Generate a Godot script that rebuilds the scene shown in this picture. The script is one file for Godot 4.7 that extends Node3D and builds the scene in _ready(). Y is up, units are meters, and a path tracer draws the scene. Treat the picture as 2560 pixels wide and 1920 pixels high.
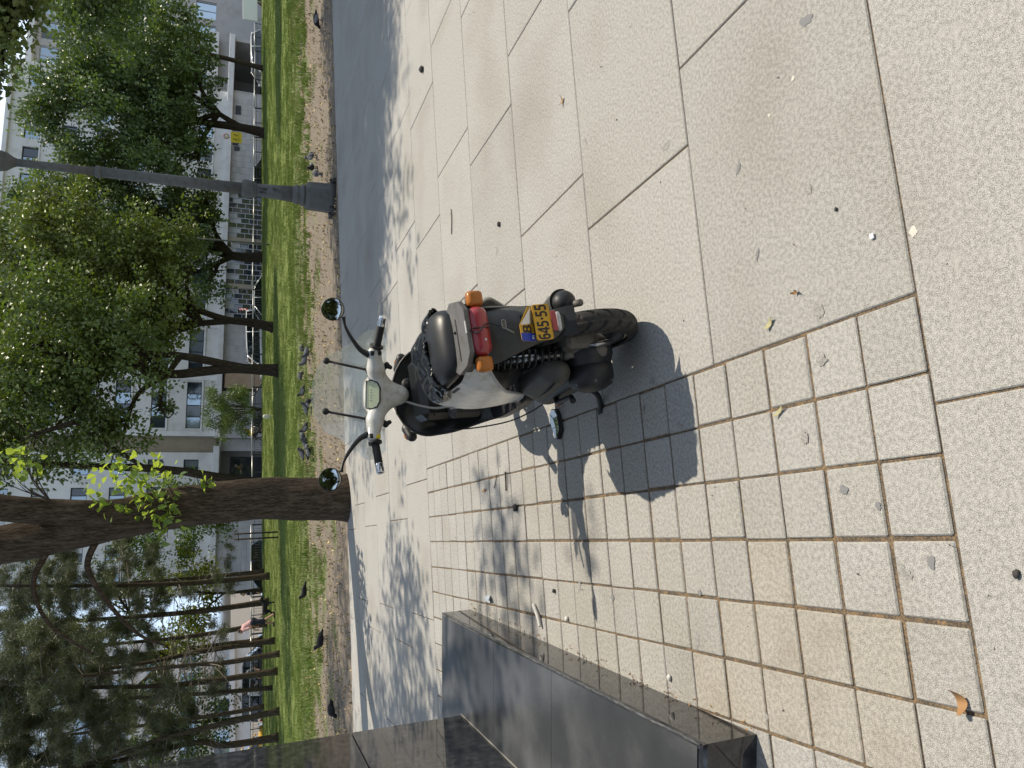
extends Node3D
# A park plaza seen with the camera turned on its side: y is up, the camera looks along -z, right is +x.

const TA := 0.19122          # the paving grid runs 10.96 degrees to the left of the camera's heading
var rng := RandomNumberGenerator.new()
var M := {}
var taken := {}
var noise := FastNoiseLite.new()
var soft := FastNoiseLite.new()                        # a single octave, for folds

func _ready() -> void:
	rng.seed = 7
	noise.seed = 3
	noise.frequency = 1.0
	soft.frequency = 1.0
	soft.fractal_type = FastNoiseLite.FRACTAL_NONE
	camera_and_light()
	materials()
	plaza()
	terrain()
	street()
	buildings()
	monument()
	trees()
	street_things()
	lamp_post()
	scooter()
	people()
	birds()
	litter()

func camera_and_light() -> void:
	var p := deg_to_rad(20.8)
	var cam := Camera3D.new()
	cam.name = "camera"
	cam.fov = 53.08
	cam.near = 0.05
	cam.far = 600.0
	cam.transform = Transform3D(Basis(Vector3(0, -cos(p), sin(p)), Vector3(1, 0, 0), Vector3(0, sin(p), cos(p))), Vector3(0, 1.72, 0))
	add_child(cam)
	cam.current = true
	var sun := DirectionalLight3D.new()
	sun.name = "sun"
	sun.light_energy = 1.35
	sun.light_angular_distance = 0.53
	sun.light_color = Color(1.0, 0.955, 0.875)
	sun.shadow_enabled = true
	sun.basis = Basis.looking_at(Vector3(-0.52, -1.0, 0.36))
	add_child(sun)
	var sky_mat := ProceduralSkyMaterial.new()
	sky_mat.sky_top_color = Color(0.44, 0.48, 0.545)
	sky_mat.sky_horizon_color = Color(0.72, 0.80, 0.89)
	sky_mat.sky_curve = 0.22
	sky_mat.sky_energy_multiplier = 1.24
	sky_mat.ground_bottom_color = Color(0.34, 0.33, 0.31)
	sky_mat.ground_horizon_color = Color(0.6, 0.66, 0.7)
	sky_mat.sun_angle_max = 8.0
	var cn := FastNoiseLite.new()
	cn.noise_type = FastNoiseLite.TYPE_SIMPLEX_SMOOTH
	cn.frequency = 0.006
	cn.fractal_octaves = 5
	cn.seed = 11
	var ci := cn.get_seamless_image(1024, 512)
	var cl := Image.create(1024, 512, false, Image.FORMAT_RGBA8)
	for y in 512:
		for x in 1024:
			var v: float = smoothstep(0.5, 0.85, ci.get_pixel(x, y).r)
			cl.set_pixel(x, y, Color(1, 1, 1, v * 0.5))
	sky_mat.sky_cover = ImageTexture.create_from_image(cl)
	sky_mat.sky_cover_modulate = Color(0.8, 0.82, 0.86, 1)
	var sky := Sky.new()
	sky.sky_material = sky_mat
	var env := Environment.new()
	env.background_mode = Environment.BG_SKY
	env.sky = sky
	env.tonemap_mode = Environment.TONE_MAPPER_LINEAR
	env.tonemap_exposure = 1.2
	env.sdfgi_enabled = true
	env.ssao_enabled = true
	env.ssil_enabled = true
	var we := WorldEnvironment.new()
	we.name = "world_environment"
	we.environment = env
	add_child(we)

# ---------------------------------------------------------------- helpers: nodes
func numbered(called: String) -> String:
	var n: int = taken.get(called, 0)
	taken[called] = n + 1
	return called if n == 0 else "%s_%03d" % [called, n]

func tag(o: Node3D, label: String, category: String, group := "") -> Node3D:
	o.set_meta("label", label)
	o.set_meta("category", category)
	if group: o.set_meta("group", group)
	return o

func thing(called: String, label: String, category: String, at := Vector3.ZERO, turn := 0.0, group := "") -> Node3D:
	var o := Node3D.new()
	o.name = numbered(called)
	add_child(o)
	o.position = at
	o.rotation.y = turn
	return tag(o, label, category, group)

func part(called: String, mesh: Mesh, m: Material, parent: Node, at := Vector3.ZERO) -> MeshInstance3D:
	var o := MeshInstance3D.new()
	o.name = called if parent != self else numbered(called)
	o.mesh = mesh
	o.material_override = m
	parent.add_child(o, true)
	o.position = at
	return o

func struct(called: String, mesh: Mesh, m: Material) -> MeshInstance3D:
	var o := part(called, mesh, m, self)
	o.set_meta("kind", "structure")
	return o

func tf(a: float, b: float, y := 0.0) -> Vector3:      # paving-grid coordinates (a ahead, b to the right) to world
	return Vector3(b * cos(TA) - a * sin(TA), y, -(a * cos(TA) + b * sin(TA)))

func ahead(p: Vector3) -> float:
	return -p.x * sin(TA) - p.z * cos(TA)

func ground_y(p: Vector3) -> float:                    # the lawn falls gently towards the street
	var a := ahead(p)
	var n := 0.02 * noise.get_noise_2d(p.x * 0.35, p.z * 0.35) + 0.008 * noise.get_noise_2d(p.x * 2.0, p.z * 2.0)
	if a < 16.0:
		return -0.02 + n * smoothstep(11.3, 12.5, a)
	var k := minf(1.0, (a - 16.0) / 29.0)
	var y := -0.02 - 0.0183 * (a - 16.0) - 0.0083 * p.x * k + n
	return lerpf(y, street_y(p) + 0.1, smoothstep(46.2, 48.0, a))

func street_y(p: Vector3) -> float:
	return -1.65 - 0.012 * p.x

func on_ground(x: float, d: float) -> Vector3:
	var p := Vector3(x, 0, -d)
	p.y = ground_y(p)
	return p

# ---------------------------------------------------------------- helpers: shapes
func new_st(flat := false) -> SurfaceTool:
	var st := SurfaceTool.new()
	st.begin(Mesh.PRIMITIVE_TRIANGLES)
	st.set_smooth_group(-1 if flat else 0)
	return st

func done(st: SurfaceTool) -> ArrayMesh:
	st.generate_normals()
	return st.commit()

func tri(st: SurfaceTool, a: Vector3, b: Vector3, c: Vector3) -> void:
	st.add_vertex(a)
	st.add_vertex(b)
	st.add_vertex(c)

func quad(st: SurfaceTool, a: Vector3, b: Vector3, c: Vector3, d: Vector3) -> void:
	tri(st, a, b, c)
	tri(st, a, c, d)

func box(st: SurfaceTool, at: Vector3, size: Vector3, bev := 0.0, bs := Basis()) -> void:
	# a box with chamfered edges, centred at «at»
	st.set_smooth_group(-1)
	var h := size / 2.0
	var e := minf(bev, minf(h.x, minf(h.y, h.z)) * 0.9)
	var fc := {}
	for ax in 3:
		for s in [-1.0, 1.0]:
			for u in [-1.0, 1.0]:
				for v in [-1.0, 1.0]:
					var p := Vector3.ZERO
					p[ax] = s * h[ax]
					p[(ax + 1) % 3] = u * (h[(ax + 1) % 3] - e)
					p[(ax + 2) % 3] = v * (h[(ax + 2) % 3] - e)
					fc[[ax, s, u, v]] = at + bs * p
	for ax in 3:
		for s in [-1.0, 1.0]:
			var a: Vector3 = fc[[ax, s, -1.0, -1.0]]
			var b: Vector3 = fc[[ax, s, 1.0, -1.0]]
			var c: Vector3 = fc[[ax, s, 1.0, 1.0]]
			var d: Vector3 = fc[[ax, s, -1.0, 1.0]]
			if s > 0: quad(st, a, d, c, b)
			else: quad(st, a, b, c, d)
	if e > 0.0:
		for ax in 3:                                   # twelve edges, along axis ax
			var p1 := (ax + 1) % 3
			var p2 := (ax + 2) % 3
			for s1 in [-1.0, 1.0]:
				for s2 in [-1.0, 1.0]:
					# face p1 side s1: its (u, v) are axes p2, ax ; face p2 side s2: its (u, v) are axes ax, p1
					var a: Vector3 = fc[[p1, s1, s2, -1.0]]
					var b: Vector3 = fc[[p1, s1, s2, 1.0]]
					var c: Vector3 = fc[[p2, s2, 1.0, s1]]
					var d: Vector3 = fc[[p2, s2, -1.0, s1]]
					if s1 * s2 > 0: quad(st, a, d, c, b)
					else: quad(st, a, b, c, d)
		for sx in [-1.0, 1.0]:
			for sy in [-1.0, 1.0]:
				for sz in [-1.0, 1.0]:
					var a: Vector3 = fc[[0, sx, sy, sz]]
					var b: Vector3 = fc[[1, sy, sz, sx]]
					var c: Vector3 = fc[[2, sz, sx, sy]]
					if sx * sy * sz > 0: tri(st, a, c, b)
					else: tri(st, a, b, c)
	st.set_smooth_group(0)

func box_mesh(size: Vector3, bev := 0.0, at := Vector3.ZERO, bs := Basis()) -> ArrayMesh:
	var st := new_st(true)
	box(st, at, size, bev, bs)
	return done(st)

func loft(st: SurfaceTool, rings: Array, cap := true, closed := true) -> void:
	# rings: arrays of points, all of one length
	for i in rings.size() - 1:
		var r0: PackedVector3Array = rings[i]
		var r1: PackedVector3Array = rings[i + 1]
		var n := r0.size()
		for k in (n if closed else n - 1):
			var k1 := (k + 1) % n
			quad(st, r0[k], r0[k1], r1[k1], r1[k])
	if cap and closed:
		for e in [0, rings.size() - 1]:
			var r: PackedVector3Array = rings[e]
			var c := Vector3.ZERO
			for q in r: c += q
			c /= r.size()
			for k in r.size():
				var k1 := (k + 1) % r.size()
				if e == 0: tri(st, c, r[k1], r[k])
				else: tri(st, c, r[k], r[k1])

func ring(c: Vector3, x: Vector3, y: Vector3, n: int, power := 2.0) -> PackedVector3Array:
	var out := PackedVector3Array()
	for k in n:
		var t := TAU * k / n
		var cx := signf(cos(t)) * pow(absf(cos(t)), 2.0 / power)
		var sy := signf(sin(t)) * pow(absf(sin(t)), 2.0 / power)
		out.append(c + x * cx + y * sy)
	return out

func tube(st: SurfaceTool, pts: Array, radii, sides := 8, cap := true, flat := 1.0) -> void:
	var rings := []
	var up := Vector3.UP
	for i in pts.size():
		var a: Vector3 = pts[maxi(i - 1, 0)]
		var b: Vector3 = pts[mini(i + 1, pts.size() - 1)]
		var t := (b - a).normalized()
		if i == 0:
			up = Vector3.UP if absf(t.y) < 0.9 else Vector3.RIGHT
		var x := up.cross(t).normalized()
		up = t.cross(x).normalized()
		var r: float = radii[i] if radii is Array else radii
		rings.append(ring(pts[i], x * r, up * r * flat, sides))
	loft(st, rings, cap)

func tube_mesh(pts: Array, radii, sides := 8, flat := 1.0) -> ArrayMesh:
	var st := new_st()
	tube(st, pts, radii, sides, true, flat)
	return done(st)

func curve(pts: Array, n := 24) -> Array:              # smooth run through points
	var out := []
	for k in n + 1:
		var t := float(k) / n * (pts.size() - 1)
		var i := mini(int(t), pts.size() - 2)
		var f := t - i
		var p0: Vector3 = pts[maxi(i - 1, 0)]
		var p3: Vector3 = pts[mini(i + 2, pts.size() - 1)]
		out.append((pts[i] as Vector3).cubic_interpolate(pts[i + 1], p0, p3, f))
	return out

func lathe(st: SurfaceTool, prof: Array, seg := 24, at := Vector3.ZERO, bs := Basis()) -> void:
	var rings := []
	for q in prof:
		var r := PackedVector3Array()
		for k in seg:
			var t := TAU * k / seg
			r.append(at + bs * Vector3(q[0] * cos(t), q[1], q[0] * sin(t)))
		rings.append(r)
	loft(st, rings, prof[0] != prof[-1])

func lathe_mesh(prof: Array, seg := 24, at := Vector3.ZERO, bs := Basis(), flat := false) -> ArrayMesh:
	var st := new_st(flat)
	lathe(st, prof, seg, at, bs)
	return done(st)

func sheet(st: SurfaceTool, f: Callable, nu: int, nv: int, thick: float) -> void:
	# a curved sheet p = f(u, v) with a thickness
	var p := []
	var q := []
	for i in nu + 1:
		var row := PackedVector3Array()
		for j in nv + 1: row.append(f.call(float(i) / nu, float(j) / nv))
		p.append(row)
	for i in nu + 1:
		var row := PackedVector3Array()
		for j in nv + 1:
			var du: Vector3 = p[mini(i + 1, nu)][j] - p[maxi(i - 1, 0)][j]
			var dv: Vector3 = p[i][mini(j + 1, nv)] - p[i][maxi(j - 1, 0)]
			row.append(p[i][j] - du.cross(dv).normalized() * thick)
		q.append(row)
	for i in nu:
		for j in nv:
			quad(st, p[i][j], p[i][j + 1], p[i + 1][j + 1], p[i + 1][j])
			quad(st, q[i][j], q[i + 1][j], q[i + 1][j + 1], q[i][j + 1])
	st.set_smooth_group(1)
	for i in nu:
		quad(st, p[i][0], p[i + 1][0], q[i + 1][0], q[i][0])
		quad(st, p[i][nv], q[i][nv], q[i + 1][nv], p[i + 1][nv])
	for j in nv:
		quad(st, p[0][j], q[0][j], q[0][j + 1], p[0][j + 1])
		quad(st, p[nu][j], p[nu][j + 1], q[nu][j + 1], q[nu][j])
	st.set_smooth_group(0)

func sheet_mesh(f: Callable, nu: int, nv: int, thick: float) -> ArrayMesh:
	var st := new_st()
	sheet(st, f, nu, nv, thick)
	return done(st)

func prism(st: SurfaceTool, poly: Array, depth: float, t: Transform3D) -> void:
	# a polygon in the xy plane, pushed out along z from -depth/2 to depth/2
	st.set_smooth_group(-1)
	var pp := PackedVector2Array(poly)
	if Geometry2D.is_polygon_clockwise(pp): pp.reverse()
	var ix := Geometry2D.triangulate_polygon(pp)
	for k in range(0, ix.size(), 3):
		var a := pp[ix[k]]
		var b := pp[ix[k + 1]]
		var c := pp[ix[k + 2]]
		var z := depth / 2.0
		tri(st, t * Vector3(a.x, a.y, z), t * Vector3(c.x, c.y, z), t * Vector3(b.x, b.y, z))
		tri(st, t * Vector3(a.x, a.y, -z), t * Vector3(b.x, b.y, -z), t * Vector3(c.x, c.y, -z))
	for k in pp.size():
		var a := pp[k]
		var b := pp[(k + 1) % pp.size()]
		var z := depth / 2.0
		quad(st, t * Vector3(a.x, a.y, z), t * Vector3(b.x, b.y, z), t * Vector3(b.x, b.y, -z), t * Vector3(a.x, a.y, -z))
	st.set_smooth_group(0)

func prism_mesh(poly: Array, depth: float, t := Transform3D()) -> ArrayMesh:
	var st := new_st(true)
	prism(st, poly, depth, t)
	return done(st)

func round_poly(w: float, h: float, r: float, n := 5) -> Array:
	var out := []
	for c in [[1, 1, 0.0], [-1, 1, 0.25], [-1, -1, 0.5], [1, -1, 0.75]]:
		for k in n:
			var t: float = TAU * (c[2] + 0.25 * k / (n - 1))
			out.append(Vector2(c[0] * (w / 2 - r) + r * cos(t), c[1] * (h / 2 - r) + r * sin(t)))
	return out

func ball(st: SurfaceTool, c: Vector3, r: Vector3, n := 10, bs := Basis()) -> void:
	var prof := []
	for k in n + 1:
		var t := PI * k / n - PI / 2
		prof.append([maxf(cos(t), 0.001), sin(t)])
	lathe(st, prof, n * 2, c, bs * Basis.from_scale(r))

func ball_mesh(c: Vector3, r: Vector3, n := 10, bs := Basis()) -> ArrayMesh:
	var st := new_st()
	ball(st, c, r, n, bs)
	return done(st)

func skin(bones: Array, cell: float, k := 0.03) -> ArrayMesh:
	# one continuous surface round tapered bones [p0, p1, r0, r1], smoothly joined (surface nets)
	var lo := Vector3(1e9, 1e9, 1e9)
	var hi := -lo
	for b in bones:
		var r: float = maxf(b[2], b[3]) + cell * 2.0
		for q in [b[0], b[1]]:
			lo = lo.min(q - Vector3(r, r, r))
			hi = hi.max(q + Vector3(r, r, r))
	var n := Vector3i(((hi - lo) / cell).ceil()) + Vector3i(2, 2, 2)
	var f := PackedFloat32Array()
	f.resize(n.x * n.y * n.z)
	f.fill(1.0)
	for b in bones:
		var p0: Vector3 = b[0]
		var p1: Vector3 = b[1]
		var r0: float = b[2]
		var r1: float = b[3]
		var reach := maxf(r0, r1) + maxf(k, cell * 2.5)
		var l := Vector3i(((p0.min(p1) - Vector3(reach, reach, reach) - lo) / cell).floor()).max(Vector3i.ZERO)
		var h := Vector3i(((p0.max(p1) + Vector3(reach, reach, reach) - lo) / cell).ceil()).min(n - Vector3i.ONE)
		var d := p1 - p0
		var dd := maxf(d.length_squared(), 1e-9)
		for z in range(l.z, h.z + 1):
			for y in range(l.y, h.y + 1):
				var at := (z * n.y + y) * n.x
				for x in range(l.x, h.x + 1):
					var q := lo + Vector3(x, y, z) * cell - p0
					var t := clampf(q.dot(d) / dd, 0.0, 1.0)
					var v := (q - d * t).length() - lerpf(r0, r1, t)
					var o := f[at + x]
					var m := maxf(k - absf(o - v), 0.0) / k
					f[at + x] = minf(o, v) - m * m * k * 0.25
	var st := new_st()
	var vid := {}
	var verts := PackedVector3Array()
	var steps := [Vector3i(0, 0, 0), Vector3i(1, 0, 0), Vector3i(0, 1, 0), Vector3i(1, 1, 0), Vector3i(0, 0, 1), Vector3i(1, 0, 1), Vector3i(0, 1, 1), Vector3i(1, 1, 1)]
	var edges := [[0, 1], [2, 3], [4, 5], [6, 7], [0, 2], [1, 3], [4, 6], [5, 7], [0, 4], [1, 5], [2, 6], [3, 7]]
	for z in n.z - 1:
		for y in n.y - 1:
			for x in n.x - 1:
				var i := (z * n.y + y) * n.x + x
				var v := [f[i], f[i + 1], f[i + n.x], f[i + n.x + 1], f[i + n.x * n.y], f[i + n.x * n.y + 1], f[i + n.x * n.y + n.x], f[i + n.x * n.y + n.x + 1]]
				var inside := 0
				for q in v: inside += 1 if q < 0.0 else 0
				if inside == 0 or inside == 8: continue
				var c := Vector3.ZERO
				var m := 0
				for e in edges:
					var va: float = v[e[0]]
					var vb: float = v[e[1]]
					if (va < 0.0) != (vb < 0.0):
						c += Vector3(steps[e[0]]).lerp(Vector3(steps[e[1]]), va / (va - vb))
						m += 1
				vid[i] = verts.size()
				verts.append(lo + (Vector3(x, y, z) + c / m) * cell)
	for z in range(1, n.z - 1):
		for y in range(1, n.y - 1):
			for x in range(1, n.x - 1):
				var i := (z * n.y + y) * n.x + x
				var inn := f[i] < 0.0
				for ax in 3:
					var j: int = i + [1, n.x, n.x * n.y][ax]
					if (f[j] < 0.0) == inn: continue
					var u: int = [n.x, n.x * n.y, 1][ax]
					var w: int = [n.x * n.y, 1, n.x][ax]
					if not (vid.has(i) and vid.has(i - u) and vid.has(i - w) and vid.has(i - u - w)): continue
					var a := verts[vid[i - u - w]]
					var b := verts[vid[i - w]]
					var c := verts[vid[i]]
					var e := verts[vid[i - u]]
					if inn: quad(st, a, e, c, b)
					else: quad(st, a, b, c, e)
	return done(st)

func text_mesh(s: String, height: float, depth: float, bold := true) -> TextMesh:
	var tm := TextMesh.new()
	var f := SystemFont.new()
	f.font_names = PackedStringArray(["Droid Sans"])
	f.font_weight = 700 if bold else 400
	tm.font = f
	tm.text = s
	tm.font_size = 64
	tm.pixel_size = height / 46.0
	tm.depth = depth
	tm.curve_step = 2.0
	return tm

func many(called: String, mesh: Mesh, m: Material, where: Array, colors: Array, parent: Node) -> MultiMeshInstance3D:
	var mm := MultiMesh.new()
	mm.transform_format = MultiMesh.TRANSFORM_3D
	mm.use_colors = true
	mm.mesh = mesh
	mm.instance_count = where.size()
	for i in where.size():
		mm.set_instance_transform(i, where[i])
		mm.set_instance_color(i, colors[i])
	var o := MultiMeshInstance3D.new()
	o.name = called if parent != self else numbered(called)
	o.multimesh = mm
	o.material_override = m
	parent.add_child(o, true)
	return o

func rdir() -> Vector3:
	var z := rng.randf_range(-1, 1)
	var t := rng.randf_range(0, TAU)
	var r := sqrt(1 - z * z)
	return Vector3(r * cos(t), z, r * sin(t))

func any_turn() -> Basis:
	return Basis(rdir(), rng.randf_range(0, TAU))

# ---------------------------------------------------------------- materials
func lin(r: float, g: float, b: float, a := 1.0) -> Color:
	var c := Color(r, g, b).linear_to_srgb()
	c.a = a
	return c

func mat(called: String, c: Color, rough := 0.6, metal := 0.0) -> StandardMaterial3D:
	var m := StandardMaterial3D.new()
	m.resource_name = called
	m.albedo_color = c
	m.roughness = rough
	m.metallic = metal
	M[called] = m
	return m

func tex(size: int, layers: Array, stops: Array, seed_ := 1) -> ImageTexture:
	# layers: [frequency per pixel, weight, noise type, octaves]; stops: [place, linear colour]
	var sum := PackedFloat32Array()
	sum.resize(size * size)
	var total := 0.0
	for k in layers.size():
		var l: Array = layers[k]
		var fn := FastNoiseLite.new()
		fn.seed = seed_ * 17 + k
		fn.noise_type = l[2]
		fn.frequency = l[0]
		fn.fractal_octaves = l[3]
		if l[2] == FastNoiseLite.TYPE_CELLULAR:
			fn.cellular_return_type = FastNoiseLite.RETURN_CELL_VALUE if l[3] == 1 else FastNoiseLite.RETURN_DISTANCE
			fn.fractal_type = FastNoiseLite.FRACTAL_NONE
		var d := fn.get_seamless_image(size, size).get_data()
		var w: float = l[1]
		total += absf(w)
		for i in size * size: sum[i] += d[i] * w
	var g := Gradient.new()
	g.offsets = PackedFloat32Array(stops.map(func(s): return s[0]))
	g.colors = PackedColorArray(stops.map(func(s): return (s[1] as Color).linear_to_srgb()))
	var lut := PackedByteArray()
	for i in 256:
		var c := g.sample(i / 255.0)
		lut.append(c.r8)
		lut.append(c.g8)
		lut.append(c.b8)
	var out := PackedByteArray()
	out.resize(size * size * 3)
	for i in size * size:
		var v := clampi(int(sum[i] / total), 0, 255) * 3
		out[i * 3] = lut[v]
		out[i * 3 + 1] = lut[v + 1]
		out[i * 3 + 2] = lut[v + 2]
	return ImageTexture.create_from_image(Image.create_from_data(size, size, false, Image.FORMAT_RGB8, out))

func tri_map(m: StandardMaterial3D, t: Texture2D, per_m: Vector3, world := true) -> StandardMaterial3D:
	m.albedo_texture = t
	m.uv1_triplanar = true
	m.uv1_world_triplanar = world
	m.uv1_scale = per_m
	m.uv1_triplanar_sharpness = 4.0
	return m

func relief(m: StandardMaterial3D, t: Texture2D, cm: float) -> StandardMaterial3D:
	m.heightmap_enabled = true
	m.heightmap_texture = t
	m.heightmap_scale = cm
	return m

func over(m: StandardMaterial3D, t: Texture2D, per_m: float) -> StandardMaterial3D:
	m.detail_enabled = true
	m.detail_albedo = t
	m.detail_blend_mode = BaseMaterial3D.BLEND_MODE_MUL
	m.detail_uv_layer = BaseMaterial3D.DETAIL_UV_2
	m.uv2_triplanar = true
	m.uv2_world_triplanar = true
	m.uv2_scale = Vector3(per_m, per_m, per_m)
	return m

const SIM := FastNoiseLite.TYPE_SIMPLEX_SMOOTH
const CEL := FastNoiseLite.TYPE_CELLULAR
const VAL := FastNoiseLite.TYPE_VALUE

func materials() -> void:
	var C := func(r, g, b): return Color(r, g, b)
	# paving
	var grit := tex(1024, [[0.14, 1.0, SIM, 2], [0.4, 0.5, SIM, 1], [0.03, 0.45, SIM, 4]], [[0.0, C.call(0.1, 0.097, 0.092)], [0.36, C.call(0.24, 0.234, 0.222)], [0.5, C.call(0.415, 0.406, 0.386)], [0.64, C.call(0.545, 0.535, 0.512)], [1.0, C.call(0.7, 0.69, 0.665)]], 1)
	var grit_h := tex(1024, [[0.16, 1.0, SIM, 2], [0.4, 0.55, SIM, 1]], [[0.0, C.call(0, 0, 0)], [1.0, C.call(1, 1, 1)]], 1)
	var stain := tex(512, [[0.012, 1.0, SIM, 5], [0.004, 0.7, SIM, 3]], [[0.0, C.call(0.8, 0.78, 0.74)], [0.35, C.call(0.94, 0.93, 0.915)], [0.52, C.call(1, 1, 1)], [1.0, C.call(1, 1, 1)]], 5)
	for k in 5:
		var t: float = [0.98, 0.95, 1.0, 0.965, 0.925][k]
		var m := mat("paving_%d" % k, lin(t, t * 0.995, t * [0.985, 0.975, 0.985, 0.97, 0.98][k]), 0.85)
		m.metallic_specular = 0.35
		tri_map(m, grit, Vector3(1.75, 1.75, 1.75))
		relief(m, grit_h, 0.22)
		over(m, stain, 0.19)
	var sm := mat("paving_stained", lin(0.88, 0.84, 0.77), 0.85)
	tri_map(sm, grit, Vector3(1.75, 1.75, 1.75))
	over(sm, stain, 0.7)
	tri_map(mat("stain_paving", lin(0.74, 0.73, 0.72), 0.85), grit, Vector3(1.75, 1.75, 1.75))
	var jt := tex(512, [[0.12, 1.0, SIM, 3], [0.02, 0.6, SIM, 2]], [[0.0, C.call(0.035, 0.028, 0.022)], [0.4, C.call(0.1, 0.078, 0.056)], [0.55, C.call(0.17, 0.125, 0.082)], [0.68, C.call(0.24, 0.15, 0.07)], [1.0, C.call(0.42, 0.36, 0.27)]], 8)
	relief(tri_map(mat("joint_dirt", Color.WHITE, 0.95), jt, Vector3(1.6, 1.6, 1.6)), jt, 0.3)
	# soil and grass
	var st := tex(1024, [[0.09, 1.0, SIM, 3], [0.02, 0.8, SIM, 3], [0.3, 0.5, SIM, 1]], [[0.0, C.call(0.25, 0.24, 0.22)], [0.35, C.call(0.62, 0.6, 0.57)], [0.6, C.call(1, 1, 1)], [0.8, C.call(1, 1, 1)], [1.0, C.call(1, 1, 1)]], 9)
	var so := tri_map(mat("soil", Color.WHITE, 0.95), st, Vector3(0.45, 0.45, 0.45))
	so.vertex_color_use_as_albedo = true
	relief(so, st, 0.9)
	var tt := tex(512, [[0.12, 1.0, SIM, 3], [0.01, 0.6, SIM, 3]], [[0.0, C.call(0.7, 0.7, 0.6)], [0.5, C.call(0.92, 0.92, 0.9)], [1.0, C.call(1, 1, 1)]], 10)
	var tu := tri_map(mat("turf", Color.WHITE, 0.95), tt, Vector3(0.3, 0.3, 0.3))
	tu.vertex_color_use_as_albedo = true
	tu.metallic_specular = 0.1
	var gr := mat("grass", Color.WHITE, 0.7)
	gr.vertex_color_use_as_albedo = true
	gr.backlight_enabled = true
	gr.backlight = Color(0.55, 0.55, 0.2)
	gr.metallic_specular = 0.1
	tri_map(mat("ground", lin(0.22, 0.2, 0.17), 0.95), st, Vector3(0.05, 0.05, 0.05))
	tri_map(mat("asphalt", lin(0.075, 0.075, 0.078), 0.9), st, Vector3(0.6, 0.6, 0.6))
	tri_map(mat("sidewalk", lin(0.26, 0.25, 0.24), 0.9), st, Vector3(0.5, 0.5, 0.5))
	mat("kerb", lin(0.36, 0.35, 0.33), 0.85)
	# leaves and bark
	for q in [["leaf", 0.5], ["needle", 0.3]]:
		var m := mat(q[0], Color.WHITE, 0.42)
		m.vertex_color_use_as_albedo = true
		m.backlight_enabled = true
		m.backlight = Color(q[1] + 0.22, q[1] + 0.28, q[1] * 0.6)
		m.metallic_specular = 0.5
	var dl := mat("dry_leaf", Color.WHITE, 0.8)
	dl.vertex_color_use_as_albedo = true
	var bark := tex(1024, [[0.05, 1.0, SIM, 4], [0.02, 0.7, CEL, 2], [0.16, 0.4, SIM, 2]], [[0.0, C.call(0.018, 0.014, 0.01)], [0.35, C.call(0.055, 0.043, 0.032)], [0.55, C.call(0.115, 0.092, 0.07)], [1.0, C.call(0.24, 0.2, 0.16)]], 12)
	for q in [["bark", 0.78, 1.0, 3.0], ["bark_dark", 0.55, 1.2, 2.0], ["bark_pine", 0.8, 1.2, 2.0]]:
		var m := mat(q[0], lin(q[1], q[1] * 0.96, q[1] * 0.9) if q[1] <= 1.0 else Color.WHITE, 0.92)
		tri_map(m, bark, Vector3(1.3 * q[2], 0.17 * q[2], 1.3 * q[2]), false)
		relief(m, bark, q[3])
		m.metallic_specular = 0.2
	mat("twig", lin(0.16, 0.135, 0.11), 0.9)
	mat("twig_dark", lin(0.05, 0.04, 0.03), 0.9)
	# polished granite
	var gt := tex(1024, [[0.3, 1.0, SIM, 2], [0.015, 0.9, SIM, 4]], [[0.0, C.call(0.008, 0.009, 0.011)], [0.45, C.call(0.022, 0.023, 0.026)], [0.6, C.call(0.04, 0.041, 0.044)], [1.0, C.call(0.11, 0.11, 0.115)]], 20)
	var dust := tex(1024, [[0.004, 1.0, SIM, 6], [0.2, 0.12, SIM, 2]], [[0.0, C.call(0.035, 0.037, 0.041)], [0.38, C.call(0.05, 0.053, 0.058)], [0.52, C.call(0.072, 0.075, 0.081)], [0.7, C.call(0.1, 0.104, 0.111)], [1.0, C.call(0.15, 0.152, 0.158)]], 21)
	var gp := tri_map(mat("granite_polished", Color.WHITE, 1.0), gt, Vector3(1, 1, 1))
	gp.roughness = 0.045
	gp.metallic_specular = 0.55
	var gd := tri_map(mat("granite_worn", Color.WHITE, 0.3), dust, Vector3(0.3, 0.3, 0.3))
	gd.metallic_specular = 0.5
	mat("mortar", lin(0.2, 0.19, 0.175), 0.95)
	tri_map(mat("granite_edge", Color.WHITE, 0.6), dust, Vector3(3, 3, 3))
	# scooter
	var grime := tex(512, [[0.012, 1.0, SIM, 5], [0.08, 0.5, SIM, 3]], [[0.0, C.call(0.55, 0.5, 0.42)], [0.4, C.call(0.9, 0.88, 0.84)], [0.55, C.call(1, 1, 1)], [1.0, C.call(1, 1, 1)]], 30)
	for q in [["white_paint", 0.66, 0.66, 0.63, 0.22], ["black_plastic", 0.018, 0.018, 0.02, 0.45], ["grey_plastic", 0.06, 0.06, 0.056, 0.55], ["shield_black", 0.02, 0.021, 0.022, 0.33], ["seat_black", 0.009, 0.01, 0.012, 0.42], ["engine_black", 0.014, 0.016, 0.019, 0.5], ["engine_grey", 0.13, 0.12, 0.105, 0.6], ["rack_grey", 0.12, 0.12, 0.12, 0.5], ["alloy", 0.12, 0.115, 0.11, 0.45]]:
		var m := mat(q[0], lin(q[1], q[2], q[3]), q[4])
		tri_map(m, grime, Vector3(2.3, 2.3, 2.3), false)
	M.white_paint.clearcoat_enabled = true
	M.white_paint.clearcoat = 0.4
	var tyre_t := tex(512, [[0.03, 1.0, SIM, 4]], [[0.0, C.call(0.018, 0.017, 0.016)], [1.0, C.call(0.055, 0.05, 0.045)]], 33)
	tri_map(mat("tyre", Color.WHITE, 0.8), tyre_t, Vector3(3, 3, 3), false)
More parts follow.
